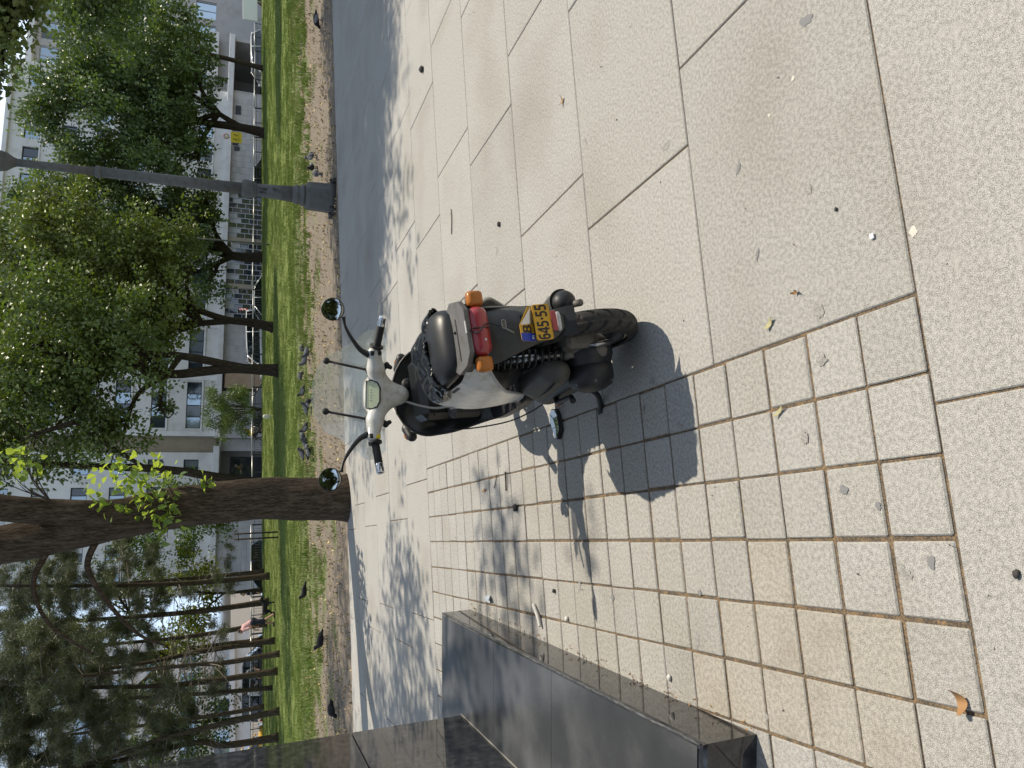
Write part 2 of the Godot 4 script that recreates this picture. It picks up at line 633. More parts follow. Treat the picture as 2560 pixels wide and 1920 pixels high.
	mat("rim", lin(0.05, 0.048, 0.045), 0.5)
	mat("rubber", lin(0.014, 0.014, 0.015), 0.6)
	mat("bag", lin(0.008, 0.009, 0.011), 0.2)
	mat("chrome", lin(0.75, 0.76, 0.78), 0.12, 1.0)
	mat("steel", lin(0.4, 0.4, 0.41), 0.35, 1.0)
	mat("aluminium", lin(0.62, 0.63, 0.65), 0.3, 1.0)
	mat("mirror", lin(0.42, 0.45, 0.46), 0.03, 1.0)
	mat("bracket", lin(0.022, 0.014, 0.014), 0.5)
	var red := mat("red_lens", lin(0.30, 0.012, 0.018), 0.22)
	red.clearcoat_enabled = true
	mat("amber_lens", lin(0.42, 0.14, 0.02), 0.25)
	mat("clear_lens", lin(0.5, 0.51, 0.52), 0.15)
	tri_map(M.clear_lens, grime, Vector3(18, 18, 18), false)
	mat("plate_yellow", lin(0.62, 0.34, 0.02), 0.4)
	mat("plate_blue", lin(0.008, 0.04, 0.38), 0.4)
	mat("plate_ink", lin(0.02, 0.016, 0.012), 0.5)
	mat("sticker", lin(0.25, 0.25, 0.245), 0.6)
	mat("worn_edge", lin(0.42, 0.42, 0.42), 0.8)
	mat("dial", lin(0.62, 0.66, 0.34), 0.4)
	mat("dial_glass", Color(0.9, 0.95, 0.9, 0.12), 0.05).transparency = BaseMaterial3D.TRANSPARENCY_ALPHA
	var ws := mat("windscreen", Color(0.93, 0.95, 0.9, 0.24), 0.06)
	ws.transparency = BaseMaterial3D.TRANSPARENCY_ALPHA
	mat("rope", lin(0.34, 0.33, 0.29), 0.9)
	# street furniture
	var lg := tri_map(mat("lamp_grey", lin(0.125, 0.128, 0.123), 0.6), grime, Vector3(1.2, 1.2, 1.2), false)
	lg.metallic_specular = 0.4
	mat("graffiti", lin(0.03, 0.03, 0.032), 0.7)
	mat("galvanised", lin(0.5, 0.5, 0.5), 0.4, 0.8)
	mat("fence_dark", lin(0.03, 0.032, 0.035), 0.55)
	mat("sign_yellow", lin(0.72, 0.56, 0.02), 0.5)
	mat("sign_white", lin(0.75, 0.75, 0.75), 0.5)
	mat("sign_red", lin(0.5, 0.02, 0.02), 0.5)
	mat("sign_black", lin(0.015, 0.015, 0.015), 0.6)
	# buildings
	var wt := tex(512, [[0.02, 1.0, SIM, 4], [0.005, 0.8, SIM, 3]], [[0.0, C.call(0.7, 0.68, 0.65)], [0.45, C.call(0.92, 0.91, 0.9)], [1.0, C.call(1, 1, 1)]], 40)
	for q in [["facade_white", 0.74, 0.73, 0.71], ["facade_grey", 0.5, 0.49, 0.48], ["facade_tile", 0.56, 0.55, 0.53], ["facade_beige", 0.42, 0.36, 0.27], ["facade_ledge", 0.8, 0.79, 0.78], ["facade_tan", 0.5, 0.36, 0.24]]:
		tri_map(mat(q[0], lin(q[1], q[2], q[3]), 0.85), wt, Vector3(0.12, 0.12, 0.12))
	mat("frame_dark", lin(0.03, 0.035, 0.045), 0.5)
	mat("frame_light", lin(0.5, 0.51, 0.52), 0.5)
	var gl := mat("glass_dark", lin(0.03, 0.04, 0.05), 0.04)
	gl.metallic_specular = 0.9
	mat("glass_coated", lin(0.34, 0.4, 0.46), 0.03, 0.6)
	mat("curtain", lin(0.55, 0.55, 0.54), 0.8)
	mat("room_wall", lin(0.35, 0.34, 0.32), 0.85)
	# cars and clothes
	for q in [["car_white", 0.75, 0.76, 0.77], ["car_dark", 0.02, 0.022, 0.026], ["car_silver", 0.42, 0.46, 0.48], ["car_red", 0.3, 0.02, 0.02], ["car_blue", 0.1, 0.16, 0.24], ["car_yellow", 0.72, 0.42, 0.02]]:
		var m := mat(q[0], lin(q[1], q[2], q[3]), 0.25, 0.4 if q[0] == "car_silver" else 0.0)
		m.clearcoat_enabled = true
		m.clearcoat_roughness = 0.05
	mat("car_glass", lin(0.015, 0.02, 0.022), 0.03).metallic_specular = 0.8
	mat("tail_red", lin(0.45, 0.02, 0.02), 0.3)
	mat("head_lens", lin(0.7, 0.7, 0.7), 0.1)
	for q in [["cloth_pink", 0.62, 0.36, 0.36], ["cloth_navy", 0.015, 0.018, 0.035], ["cloth_black", 0.012, 0.012, 0.014], ["cloth_yellow", 0.62, 0.42, 0.03], ["cloth_white", 0.7, 0.7, 0.7], ["skin", 0.45, 0.27, 0.19], ["hair", 0.06, 0.045, 0.035], ["fur_black", 0.008, 0.008, 0.009], ["feather", 0.07, 0.073, 0.085], ["feather_light", 0.2, 0.21, 0.23], ["stain_grey", 0.37, 0.36, 0.34], ["feather_dark", 0.01, 0.01, 0.012], ["beak", 0.12, 0.1, 0.09], ["paper", 0.8, 0.8, 0.8], ["stone_dark", 0.05, 0.048, 0.045], ["stone_light", 0.62, 0.6, 0.56], ["cloth_grey", 0.2, 0.2, 0.22], ["cloth_red", 0.5, 0.05, 0.06], ["cloth_green", 0.03, 0.3, 0.1], ["gum", 0.21, 0.21, 0.215], ["gum_light", 0.6, 0.57, 0.5]]:
		mat(q[0], lin(q[1], q[2], q[3]), 0.85)

# ---------------------------------------------------------------- the plaza
const ROWS := [-1.2, -0.33, 0.56, 1.450, 2.356, 3.251, 4.125, 4.992, 5.848, 6.69, 7.53, 8.36, 9.13, 9.91, 10.68, 11.4]

func slab(mesh: Mesh, at: Vector3, parent: Node, called: String, big: bool) -> void:
	var o := part(called, mesh, M["paving_%d" % rng.randi_range(0, 4)], parent, at)
	var t := 0.0012 if big else 0.003
	o.rotation = Vector3(rng.randf_range(-t, t), 0, rng.randf_range(-t, t))

func plaza() -> void:
	var root := Node3D.new()
	root.name = numbered("plaza_pavement")
	add_child(root)
	root.rotation.y = TA
	root.set_meta("kind", "structure")
	part("joint_bed", box_mesh(Vector3(34, 0.1, 14.7), 0.0, Vector3(3, -0.0572, -4.05)), M.joint_dirt, root)
	var g := 0.0034                                    # half a joint
	var first := 3                                     # the row that starts at 1.45
	for r in ROWS.size() - 1:
		var a0: float = ROWS[r]
		var a1: float = ROWS[r + 1]
		var even := (r - first) % 2 == 0
		var b0 := (1.70 if even else 1.395) + rng.randf_range(-0.012, 0.012) - (a0 - 4.0) * 0.017
		var sm := box_mesh(Vector3(1.215 - 2 * g, 0.06, a1 - a0 - 2 * g), 0.004)
		for k in range(-11, 13):
			var lo := b0 + 1.215 * k
			var hi := lo + 1.215
			if lo > 19.0 or hi < -12.0: continue
			if r >= first and r < 9:                   # the field of small tiles lies between -2.45 and 0.524
				var parts := []
				if hi > 0.524: parts.append([maxf(lo, 0.524), hi])
				if lo < -2.66: parts.append([lo, minf(hi, -2.66)])
				for q in parts:
					if q[1] - q[0] < 0.02: continue
					var w: float = q[1] - q[0]
					var mm := sm if absf(w - 1.215) < 0.002 else box_mesh(Vector3(w - 2 * g, 0.06, a1 - a0 - 2 * g), 0.004)
					slab(mm, Vector3((q[0] + q[1]) / 2, -0.03 + rng.randf_range(-0.0012, 0.0012), -(a0 + a1) / 2), root, "paving_slab", true)
			else:
				slab(sm, Vector3((lo + hi) / 2, -0.03 + rng.randf_range(-0.0012, 0.0012), -(a0 + a1) / 2), root, "paving_slab", true)
	var pa := (6.69 - 1.45) / 25.0
	var pb := 0.2123
	var tm := []
	for k in 4:
		var e := 0.0035 + 0.0012 * k
		tm.append(box_mesh(Vector3(pb - 2 * e, 0.06, pa - 2 * e), 0.003 + 0.0006 * k))
	for j in 15:
		for i in 25:
			var at := Vector3(0.524 - pb * (j + 0.5) + rng.randf_range(-0.001, 0.001), -0.0305 + rng.randf_range(-0.0016, 0.0014), -(1.45 + pa * (i + 0.5)))
			if j > 6 and i > 5 and i < 19: continue                   # under the granite
			slab(tm[rng.randi_range(0, 3)], at, root, "paving_tile", false)
			if (j in [4, 5] and i in [2, 3, 4]) or (j == 4 and i == 1) or (j == 5 and i in [1, 5]) or (j == 3 and i == 3): (root.get_child(-1) as MeshInstance3D).material_override = M.paving_stained

# ---------------------------------------------------------------- soil, lawn, street
func grass_share(a: float, b: float) -> float:
	var n := noise.get_noise_2d(b * 0.55, a * 0.9) * 5.0 + noise.get_noise_2d(b * 1.6 + 40, a * 2.6) * 3.0
	var edge := 16.0 + 0.4 * sin(b * 0.3)
	return smoothstep(edge - 1.1, edge + 1.1, a + n * (1.0 - 0.7 * smoothstep(17.5, 20.0, a)))

func patch(a0: float, a1: float, da: float, b0: float, b1: float, db: float) -> ArrayMesh:
	var st := new_st()
	var na := int((a1 - a0) / da)
	var nb := int((b1 - b0) / db)
	var P := []
	for i in na + 1:
		var row := []
		for j in nb + 1:
			var a := a0 + (a1 - a0) * i / na
			var b := b0 + (b1 - b0) * j / nb
			var p := tf(a, b)
			p.y = ground_y(p)
			var s := grass_share(a, b)
			var v := 0.9 + 0.25 * noise.get_noise_2d(b * 3.0, a * 3.0)
			var earth := Color(0.24 * v, 0.2 * v, 0.155 * v)
			var v2 := 1.0 + 0.14 * soft.get_noise_2d(b * 0.12 + 9, a * 0.2)
			row.append([p, earth.lerp(Color(0.165 * v2, 0.205 * v2, 0.072 * v2), s)])
		P.append(row)
	for i in na:
		for j in nb:
			for q in [[i, j], [i + 1, j], [i + 1, j + 1], [i, j], [i + 1, j + 1], [i, j + 1]]:
				st.set_color(P[q[0]][q[1]][1])
				st.add_vertex(P[q[0]][q[1]][0])
	return done(st)

func blades(n: int, spread: float, h: float, w: float) -> ArrayMesh:
	var st := new_st(true)
	for k in n:
		var c := Vector3(rng.randf_range(-spread, spread), 0, rng.randf_range(-spread, spread))
		var t := rng.randf_range(0, TAU)
		var s := Vector3(cos(t), 0, sin(t)) * w * rng.randf_range(0.6, 1.2)
		var tip := c + Vector3(rng.randf_range(-0.5, 0.5), 1.0, rng.randf_range(-0.5, 0.5)) * h * rng.randf_range(0.6, 1.2)
		var mid := c.lerp(tip, 0.5) + Vector3(0, h * 0.12, 0)
		tri(st, c - s, mid + s * 0.6, c + s)
		tri(st, c - s, mid - s * 0.6, mid + s * 0.6)
		tri(st, mid - s * 0.6, tip, mid + s * 0.6)
	return done(st)

func terrain() -> void:
	struct("soil_strip", patch(11.38, 19.6, 0.12, -14.0, 18.0, 0.2), M.soil)
	struct("lawn", patch(19.6, 48.4, 0.8, -45.0, 62.0, 1.6), M.turf)
	struct("soil_strip", patch(11.38, 19.6, 0.6, 18.0, 42.0, 1.0), M.soil)
	struct("soil_strip", patch(11.38, 19.6, 0.6, -38.0, -14.0, 1.0), M.soil)
	var where := []
	var cols := []
	var n := 0
	while n < 17000:
		var a := 12.8 + 33.2 * pow(rng.randf(), 1.25)
		var b := rng.randf_range(-10.0, 20.0) if a < 22.0 else rng.randf_range(-18.0, 31.0)
		if rng.randf() > grass_share(a, b) - 0.1: continue
		n += 1
		var p := tf(a, b)
		p.y = ground_y(p) - 0.004
		var s := rng.randf_range(0.7, 1.2)
		where.append(Transform3D(Basis(Vector3.UP, rng.randf_range(0, TAU)).scaled(Vector3(s, s, s)), p))
		var v := rng.randf_range(0.92, 1.08) * (1.0 + 0.14 * soft.get_noise_2d(b * 0.12 + 9, a * 0.2))
		var dry := rng.randf() * 0.25 if a > 19.0 else rng.randf() * 0.6
		cols.append(Color(lerpf(0.165, 0.26, dry) * v, lerpf(0.225, 0.235, dry) * v, lerpf(0.065, 0.11, dry) * v))
	var o := many("lawn_grass", blades(40, 0.24, 0.036, 0.007), M.grass, where, cols, self)
	o.set_meta("kind", "stuff")
	tag(o, "short mown green grass covering the lawn between the trees", "grass")
	where = []
	cols = []
	while where.size() < 240:                          # taller weeds where lawn and bare soil meet
		var a := rng.randf_range(14.6, 18.6)
		var b := rng.randf_range(-9.0, 17.0)
		var s := grass_share(a, b)
		if s < 0.2 or s > 0.98 or noise.get_noise_2d(b * 0.8 + 7, a * 0.8) < (-0.05 if b < 8.0 else -0.3): continue
		var p := tf(a, b)
		p.y = ground_y(p)
		var k := rng.randf_range(0.5, 1.3)
		where.append(Transform3D(Basis(Vector3.UP, rng.randf_range(0, TAU)).scaled(Vector3(k, k, k)), p))
		var v := rng.randf_range(0.8, 1.4)
		cols.append(Color(0.17 * v, 0.23 * v, 0.07 * v))
	o = many("weeds", blades(22, 0.13, 0.15, 0.011), M.grass, where, cols, self)
	o.set_meta("kind", "stuff")
	tag(o, "rough tufts of weeds between the lawn and the bare soil", "weeds")

func street() -> void:
	var st := new_st(true)
	quad(st, Vector3(-400, -3.4, 60), Vector3(400, -3.4, 60), Vector3(400, -3.4, -420), Vector3(-400, -3.4, -420))
	struct("ground", done(st), M.ground)
	var sheet_at := func(a0: float, a1: float, dy: float) -> ArrayMesh:
		var s := new_st(true)
		var q := [tf(a0, -60), tf(a0, 70), tf(a1, 70), tf(a1, -60)]
		for k in 4: q[k].y = street_y(q[k]) + dy
		quad(s, q[0], q[3], q[2], q[1])
		return done(s)
	struct("pavement", sheet_at.call(47.6, 49.6, 0.11), M.sidewalk)
	struct("road", sheet_at.call(49.6, 57.4, 0.0), M.asphalt)
	struct("pavement", sheet_at.call(57.4, 62.5, 0.12), M.sidewalk)
	for a in [49.6, 57.4]:
		var s := new_st(true)
		for k in 2: pass
		var p0 := tf(a, -60)
		var p1 := tf(a, 70)
		p0.y = street_y(p0) + 0.06
		p1.y = street_y(p1) + 0.06
		var d := (p1 - p0)
		box(s, (p0 + p1) / 2, Vector3(d.length(), 0.16, 0.16), 0.02, Basis(d.normalized(), Vector3.UP, d.normalized().cross(Vector3.UP)))
		struct("kerb", done(s), M.kerb)

# ---------------------------------------------------------------- buildings across the street
func window_at(b: Node3D, x0: float, x1: float, y0: float, y1: float, panes: int, z: float, frame: Material) -> void:
	var w := x1 - x0
	var h := y1 - y0
	var st := new_st(true)
	var t := 0.055
	for x in [x0 + t / 2, x1 - t / 2]: box(st, Vector3(x, (y0 + y1) / 2, z), Vector3(t, h, 0.09))
	for y in [y0 + t / 2, y1 - t / 2]: box(st, Vector3((x0 + x1) / 2, y, z + 0.003), Vector3(w - 0.004, t, 0.09))
	for k in range(1, panes): box(st, Vector3(x0 + w * k / panes, (y0 + y1) / 2, z), Vector3(t, h - 2 * t, 0.08))
	var f := part("window", done(st), frame, b)
	var pm := box_mesh(Vector3(w / panes - t, h - 2 * t, 0.015))
	for k in panes:
		var m: Material = M.curtain if rng.randf() < 0.13 else (M.glass_coated if rng.randf() < 0.6 else M.glass_dark)
		var o := part("pane", pm, m, f, Vector3(x0 + w * (k + 0.5) / panes, (y0 + y1) / 2, z - 0.01))
		o.rotation = Vector3(rng.randf_range(-0.012, 0.012), rng.randf_range(-0.012, 0.012), 0)

func storeys(b: Node3D, bays: Array, y0: float, n: int, step: float, wh: float, top: float, depth: float, wall: Material, frame: Material, base: float) -> void:
	# bays: [x0, x1, panes]; the wall is built round the openings
	var lo: float = bays[0][0] - 0.5
	var hi: float = bays[-1][1] + 0.5
	for k in n + 1:
		var b0: float = base if k == 0 else y0 + step * (k - 1) + wh
		var b1: float = top if k == n else y0 + step * k
		part("wall_band", box_mesh(Vector3(hi - lo, b1 - b0, depth), 0.0, Vector3((lo + hi) / 2, (b0 + b1) / 2, -depth / 2)), wall, b)
		if k == n: break
		var xs := [lo]
		for q in bays: xs.append_array([q[0], q[1]])
		xs.append(hi)
		for i in range(0, xs.size(), 2):
			if xs[i + 1] - xs[i] < 0.02: continue
			part("pier", box_mesh(Vector3(xs[i + 1] - xs[i], wh, depth - 0.006), 0.0, Vector3((xs[i] + xs[i + 1]) / 2, b1 + wh / 2, -depth / 2)), wall, b)
		for q in bays: window_at(b, q[0], q[1], b1, b1 + wh, q[2], -0.2, frame)

func ledge(b: Node3D, x0: float, x1: float, y: float, h: float, out: float, m: Material) -> void:
	part("ledge", box_mesh(Vector3(x1 - x0, h, out + 0.2), 0.02, Vector3((x0 + x1) / 2, y, out / 2 - 0.1)), m, b)

func buildings() -> void:
	var b := thing("office_building", "long pale six storey building with blue framed windows behind the trees", "building", tf(60, 0, -1.13), TA)
	b.rotation.z = -0.036
	var right_bays := []
	for k in 9: right_bays.append([16.75 + 2.07 * k, 18.2 + 2.07 * k, 2])
	storeys(b, right_bays, 4.5, 6, 2.34, 1.02, 18.24, 0.4, M.facade_white, M.frame_dark, 3.32)
	var mid_bays := [[8.16, 11.6, 4], [12.2, 15.6, 4]]
	var node := b
	storeys(node, mid_bays, 4.5, 6, 2.34, 1.0, 18.24, 0.4, M.facade_white, M.frame_dark, 3.32)
	var left_bays := []
	for k in 5: left_bays.append([-3.0 + 1.95 * k, -1.9 + 1.95 * k, 2])
	storeys(b, left_bays, 4.5, 6, 2.34, 1.0, 18.24, 0.4, M.facade_white, M.frame_dark, 3.32)
	part("recess_wall", box_mesh(Vector3(1.6, 14.9, 0.3), 0.0, Vector3(7.0, 10.8, -0.75)), M.facade_beige, b)
	for k in 6:                                           # slim sills that stand proud of the wall
		ledge(b, 7.66, 16.1, 4.42 + 2.34 * k, 0.12, 0.1, M.facade_ledge)
		ledge(b, 16.25, 35.3, 4.42 + 2.34 * k, 0.1, 0.08, M.facade_ledge)
	for x in [7.75, 11.9, 15.95]:
		part("pilaster", box_mesh(Vector3(0.34, 14.8, 0.16), 0.02, Vector3(x, 10.9, 0.082)), M.facade_ledge, b)
	ledge(b, -3.6, 6.85, 3.33, 0.42, 0.35, M.facade_ledge)
	ledge(b, 7.5, 40.3, 3.33, 0.42, 0.45, M.facade_ledge)
	ledge(b, -3.6, 35.5, 18.3, 0.3, 0.3, M.facade_ledge)
	part("roof", box_mesh(Vector3(39, 0.3, 14), 0.0, Vector3(16, 18.0, -7.3)), M.facade_grey, b)
	for q in [[-3.5, 18.2], [35.35, 18.2]]:
		part("side_wall", box_mesh(Vector3(0.3, 15, 14), 0.0, Vector3(q[0], 10.7, -7.3)), M.facade_white, b)
	part("rear_wall", box_mesh(Vector3(39, 19, 0.3), 0.0, Vector3(16, 8.7, -14.4)), M.facade_grey, b)
	# ground floor: squared stone, glazed lattice bays, a dark entrance
	var solid := [[-3.6, 4.4], [7.5, 11.0], [13.0, 16.4], [27.0, 35.4]]
	for q in solid:
		part("base_wall", box_mesh(Vector3(q[1] - q[0], 3.3, 0.3), 0.0, Vector3((q[0] + q[1]) / 2, 1.65, -0.2)), M.facade_tile, b)
		var tile := box_mesh(Vector3(0.485, 0.325, 0.03), 0.006)
		for i in int((q[1] - q[0]) / 0.5):
			for j in 6:
				part("wall_tile", tile, M.facade_tile if rng.randf() < 0.7 else M.facade_grey, b, Vector3(q[0] + 0.25 + 0.5 * i, 1.2 + 0.335 * j, -0.04))
	part("porch_wall", box_mesh(Vector3(3.4, 3.2, 0.2), 0.0, Vector3(5.9, 1.6, -1.9)), M.room_wall, b)
	part("porch_wall", box_mesh(Vector3(0.2, 3.2, 1.6), 0.0, Vector3(4.3, 1.6, -1.1)), M.room_wall, b)
	part("porch_ceiling", box_mesh(Vector3(3.4, 0.1, 1.7), 0.0, Vector3(5.9, 3.08, -1.05)), M.room_wall, b)
	part("door_wall", box_mesh(Vector3(0.9, 3.2, 0.2), 0.0, Vector3(7.05, 1.6, -0.7)), M.facade_grey, b)
	var dr := part("door", box_mesh(Vector3(1.5, 2.3, 0.06), 0.01, Vector3(5.5, 1.2, -1.7)), M.frame_dark, b)
	part("pane", box_mesh(Vector3(1.2, 1.6, 0.03), 0.0, Vector3(5.5, 1.5, -1.66)), M.glass_dark, dr)
	part("tan_panel", box_mesh(Vector3(1.5, 2.7, 0.15), 0.02, Vector3(11.95, 1.6, 0.1)), M.facade_tan, b)
	part("garage_wall", box_mesh(Vector3(4.9, 3.2, 0.2), 0.0, Vector3(37.85, 1.6, -10.6)), M.room_wall, b)
	part("garage_ceiling", box_mesh(Vector3(4.9, 0.2, 10.6), 0.0, Vector3(37.85, 3.2, -5.3)), M.room_wall, b)
	part("garage_floor", box_mesh(Vector3(4.6, 0.1, 10.4), 0.0, Vector3(37.85, -0.3, -5.3)), M.asphalt, b)
	for x in [35.5, 40.2]:
		part("base_wall", box_mesh(Vector3(0.3, 3.7, 10.6), 0.0, Vector3(x, 1.42, -5.4)), M.facade_grey, b)
	for q in [[33.7, 0.0], [34.1, 0.0], [31.0, 0.1], [30.55, 0.0]]:
		part("vent", box_mesh(Vector3(0.34, 0.4, 0.08), 0.01, Vector3(q[0], 2.7 + q[1], 0.02)), M.frame_dark, b)
	for q in [[16.6, 19.0], [19.3, 22.7], [23.1, 26.8]]:
		var cols := int((q[1] - q[0]) / 0.38)
		var w: float = (q[1] - q[0]) / cols
		var st := new_st(true)
		for i in cols + 1: box(st, Vector3(q[0] + w * i, 1.6, -0.06), Vector3(0.05, 3.2, 0.1))
		var fr := part("window_lattice", done(st), M.frame_light, b)
		var pm := box_mesh(Vector3(w - 0.06, 0.56, 0.02))
		var bm := box_mesh(Vector3(w - 0.05, 0.045, 0.08))
		for i in cols:
			for j in 6:
				var y := 0.05 + 0.615 * j - (0.3 if i % 2 else 0.0)
				if y < -0.25 or y > 3.0: continue
				var m: Material = M.curtain if y > 1.9 and rng.randf() < 0.45 else (M.frame_dark if rng.randf() < 0.05 else M.glass_dark)
				part("pane", pm, m, fr, Vector3(q[0] + w * (i + 0.5), y + 0.3, -0.08)).rotation.x = rng.randf_range(-0.02, 0.02)
				part("transom", bm, M.frame_light, fr, Vector3(q[0] + w * (i + 0.5), y, -0.06))
	for x in [19.15, 22.9, 16.45, 26.95]:
		part("column", box_mesh(Vector3(0.34, 3.2, 0.3), 0.02, Vector3(x, 1.6, 0.02)), M.facade_beige, b)

	var r := thing("corner_building", "tall corner building with rows of upper windows and a pale cornice", "building", tf(66, 38.2, -1.6), TA)
	r.rotation.z = -0.036
	var rb := []
	for k in 7: rb.append([0.6 + 2.3 * k, 2.3 + 2.3 * k, 2])
	storeys(r, rb, 3.9, 5, 2.9, 1.7, 17.7, 0.4, M.facade_grey, M.frame_light, 0.0)
	part("cornice", box_mesh(Vector3(17.4, 0.5, 1.0), 0.05, Vector3(8.4, 17.8, 0.1)), M.facade_ledge, r)
	part("side_wall", box_mesh(Vector3(0.3, 17.4, 12), 0.0, Vector3(-0.05, 8.7, -6.4)), M.facade_grey, r)
	part("roof", box_mesh(Vector3(17, 0.3, 12), 0.0, Vector3(8.4, 17.4, -6.4)), M.facade_grey, r)
	for k in 4: part("balcony", box_mesh(Vector3(4.5, 0.9, 1.1), 0.03, Vector3(3.4, 4.0 + 3.1 * k, 0.56)), M.facade_ledge, r)

	var l := thing("banded_building", "white modern building with horizontal bands far behind the pines", "building", tf(88, -34, -1.2), TA + 0.1)
	var lb := []
	for k in 8: lb.append([0.5 + 3.0 * k, 3.2 + 3.0 * k, 2])
	storeys(l, lb, 2.0, 5, 3.2, 1.5, 17.6, 0.4, M.facade_ledge, M.frame_light, 0.0)
	for k in 5: ledge(l, -0.2, 24.9, 1.7 + 3.2 * k, 0.5, 0.7, M.facade_ledge)
	part("side_wall", box_mesh(Vector3(0.3, 17.4, 12), 0.0, Vector3(24.8, 8.7, -6.4)), M.facade_ledge, l)
	part("roof", box_mesh(Vector3(24.8, 0.3, 12), 0.0, Vector3(12.3, 17.4, -6.4)), M.facade_grey, l)

# ---------------------------------------------------------------- the granite monument
func monument() -> void:
	var blk := thing("granite_block", "low black granite block with dusty worn top beside the tall slab", "monument")
	# corners of the plan, right side first: near to far
	var P := [Vector3(-1.20, 0, -2.165), Vector3(-1.655, 0, -5.385), Vector3(-4.2, 0, -5.385), Vector3(-4.2, 0, -2.2), Vector3(-3.0, 0, -2.19)]
	var h := 0.222
	var c := Vector3(-2.6, 0, -3.8)
	var rows := [[0.0, 0.0], [0.05, 0.0], [h - 0.022, 0.0], [h - 0.008, 0.006], [h, 0.02]]
	var rings := []
	for q in rows:
		var pts := PackedVector3Array()
		for k in P.size():
			var p0: Vector3 = P[(k + P.size() - 1) % P.size()]
			var p1: Vector3 = P[k]
			var p2: Vector3 = P[(k + 1) % P.size()]
			var d := ((p0 - p1).normalized() + (p2 - p1).normalized())
			if d.length() < 0.2: d = (c - p1)
			pts.append(p1 + d.normalized() * q[1] * 1.4 + Vector3(0, q[0], 0))
		rings.append(pts)
	var st := new_st(true)
	for i in rings.size() - 1:
		for k in P.size():
			var k1 := (k + 1) % P.size()
			quad(st, rings[i][k], rings[i][k1], rings[i + 1][k1], rings[i + 1][k])
	part("side", done(st), M.granite_polished, blk)
	# top: three slabs with fine joints, the edges worn pale
	var top := func(z0: float, z1: float) -> ArrayMesh:
		var s := new_st(true)
		var xr := func(z: float) -> float: return lerpf(-1.216, -1.668, (-z - 2.185) / 3.18)
		var g := 0.0018
		var q := [Vector3(xr.call(z0), h + 0.001, z0 - g), Vector3(xr.call(z1), h + 0.001, z1 + g), Vector3(-4.17, h + 0.001, z1 + g), Vector3(-4.17, h + 0.001, z0 - g)]
		quad(s, q[0], q[3], q[2], q[1])
		for k in 4: quad(s, q[k], q[(k + 1) % 4], q[(k + 1) % 4] - Vector3(0, 0.006, 0), q[k] - Vector3(0, 0.006, 0))
		return done(s)
	for q in [[-2.19, -3.408], [-3.408, -4.25], [-4.25, -5.363]]:
		part("top_slab", top.call(q[0], q[1]), M.granite_worn, blk)
	part("top_bed", prism_mesh([Vector2(-1.23, 2.2), Vector2(-1.66, 5.35), Vector2(-4.16, 5.35), Vector2(-4.16, 2.2)], 0.004, Transform3D(Basis(Vector3(1, 0, 0), Vector3(0, 0, -1), Vector3(0, 1, 0)), Vector3(0, h - 0.005, 0))), M.mortar, blk)
	# pale chipped arris along the right edge
	st = new_st()
	var pts := []
	var rad := []
	for k in 60:
		var t := k / 59.0
		var p := Vector3(-1.207, h - 0.004, -2.18).lerp(Vector3(-1.655, h - 0.004, -5.37), t)
		pts.append(p + Vector3(noise.get_noise_1d(k * 2.1), noise.get_noise_1d(k * 3.3 + 50), 0) * 0.003)
		rad.append(0.006 + 0.003 * noise.get_noise_1d(k * 1.7 + 9))
	tube(st, pts, rad, 6)
	part("worn_arris", done(st), M.granite_edge, blk)

	var w := thing("granite_slab", "tall polished black granite wall mirroring the plaza, standing on block", "monument")
	var A := Vector3(-2.189, 0, -4.874)
	var B := Vector3(-2.02, 0, -3.4)
	var C := Vector3(-1.86, 0, -2.05)
	var wall := func(p: Vector3, q: Vector3, y0: float, y1: float) -> ArrayMesh:
		var d := (q - p).normalized()
		var s := new_st(true)
		var n := Vector3(-d.z, 0, d.x) * -1.0
		if n.x > 0: n = -n
		box(s, (p + q) / 2 + n * 0.15 + Vector3(0, (y0 + y1) / 2, 0), Vector3((q - p).length() - 0.004, y1 - y0 - 0.004, 0.3), 0.003, Basis(d, Vector3.UP, d.cross(Vector3.UP)))
		return done(s)
	var D := A.lerp(C, 0.36)
	for q in [[0.226, 0.95], [0.95, 1.95], [1.95, 3.3]]:
		part("slab_panel", wall.call(A, D, q[0], q[1]), M.granite_polished, w)
		part("slab_panel", wall.call(D, C, q[0], q[1]), M.granite_polished, w)
	st = new_st()
	pts = []
	rad = []
	for k in 40:
		pts.append(A.lerp(C, k / 39.0) + Vector3(0.006, h + 0.006, 0.003))
		rad.append(0.006 + 0.003 * noise.get_noise_1d(k * 2.7))
	tube(st, pts, rad, 6)
	part("mortar_bead", done(st), M.mortar, w)

# ---------------------------------------------------------------- trees
func kite(st: SurfaceTool, at: Vector3, d: Vector3, n: Vector3, l: float, w: float) -> void:
	var s := d.cross(n).normalized() * w * 0.5
	var fold := n * w * 0.18
	var mid := at + d * l * 0.42
	tri(st, at, mid - s + fold, at + d * l)
	tri(st, at, at + d * l, mid + s + fold)

func spray(n: int, r: float, l: float, w: float, droop := 0.0) -> ArrayMesh:
	var st := new_st(true)
	for k in n:
		var p := rdir() * r * pow(rng.randf(), 0.5)
		var d := (rdir() + Vector3(0, -droop, 0) + p.normalized() * 0.6).normalized()
		var nn := (Vector3.UP * 0.8 + rdir()).normalized()
		kite(st, p, d, nn, l * rng.randf_range(0.7, 1.2), w * rng.randf_range(0.8, 1.2))
	return done(st)

func needles(n: int, r: float, l: float) -> ArrayMesh:
	var st := new_st(true)
	for k in n:
		var p := rdir() * r * 0.35
		var d := (rdir() + Vector3(0, 0.3, 0)).normalized()
		var s := d.cross(rdir()).normalized() * 0.0075
		tri(st, p - s, p + d * l * rng.randf_range(0.7, 1.2), p + s)
	return done(st)

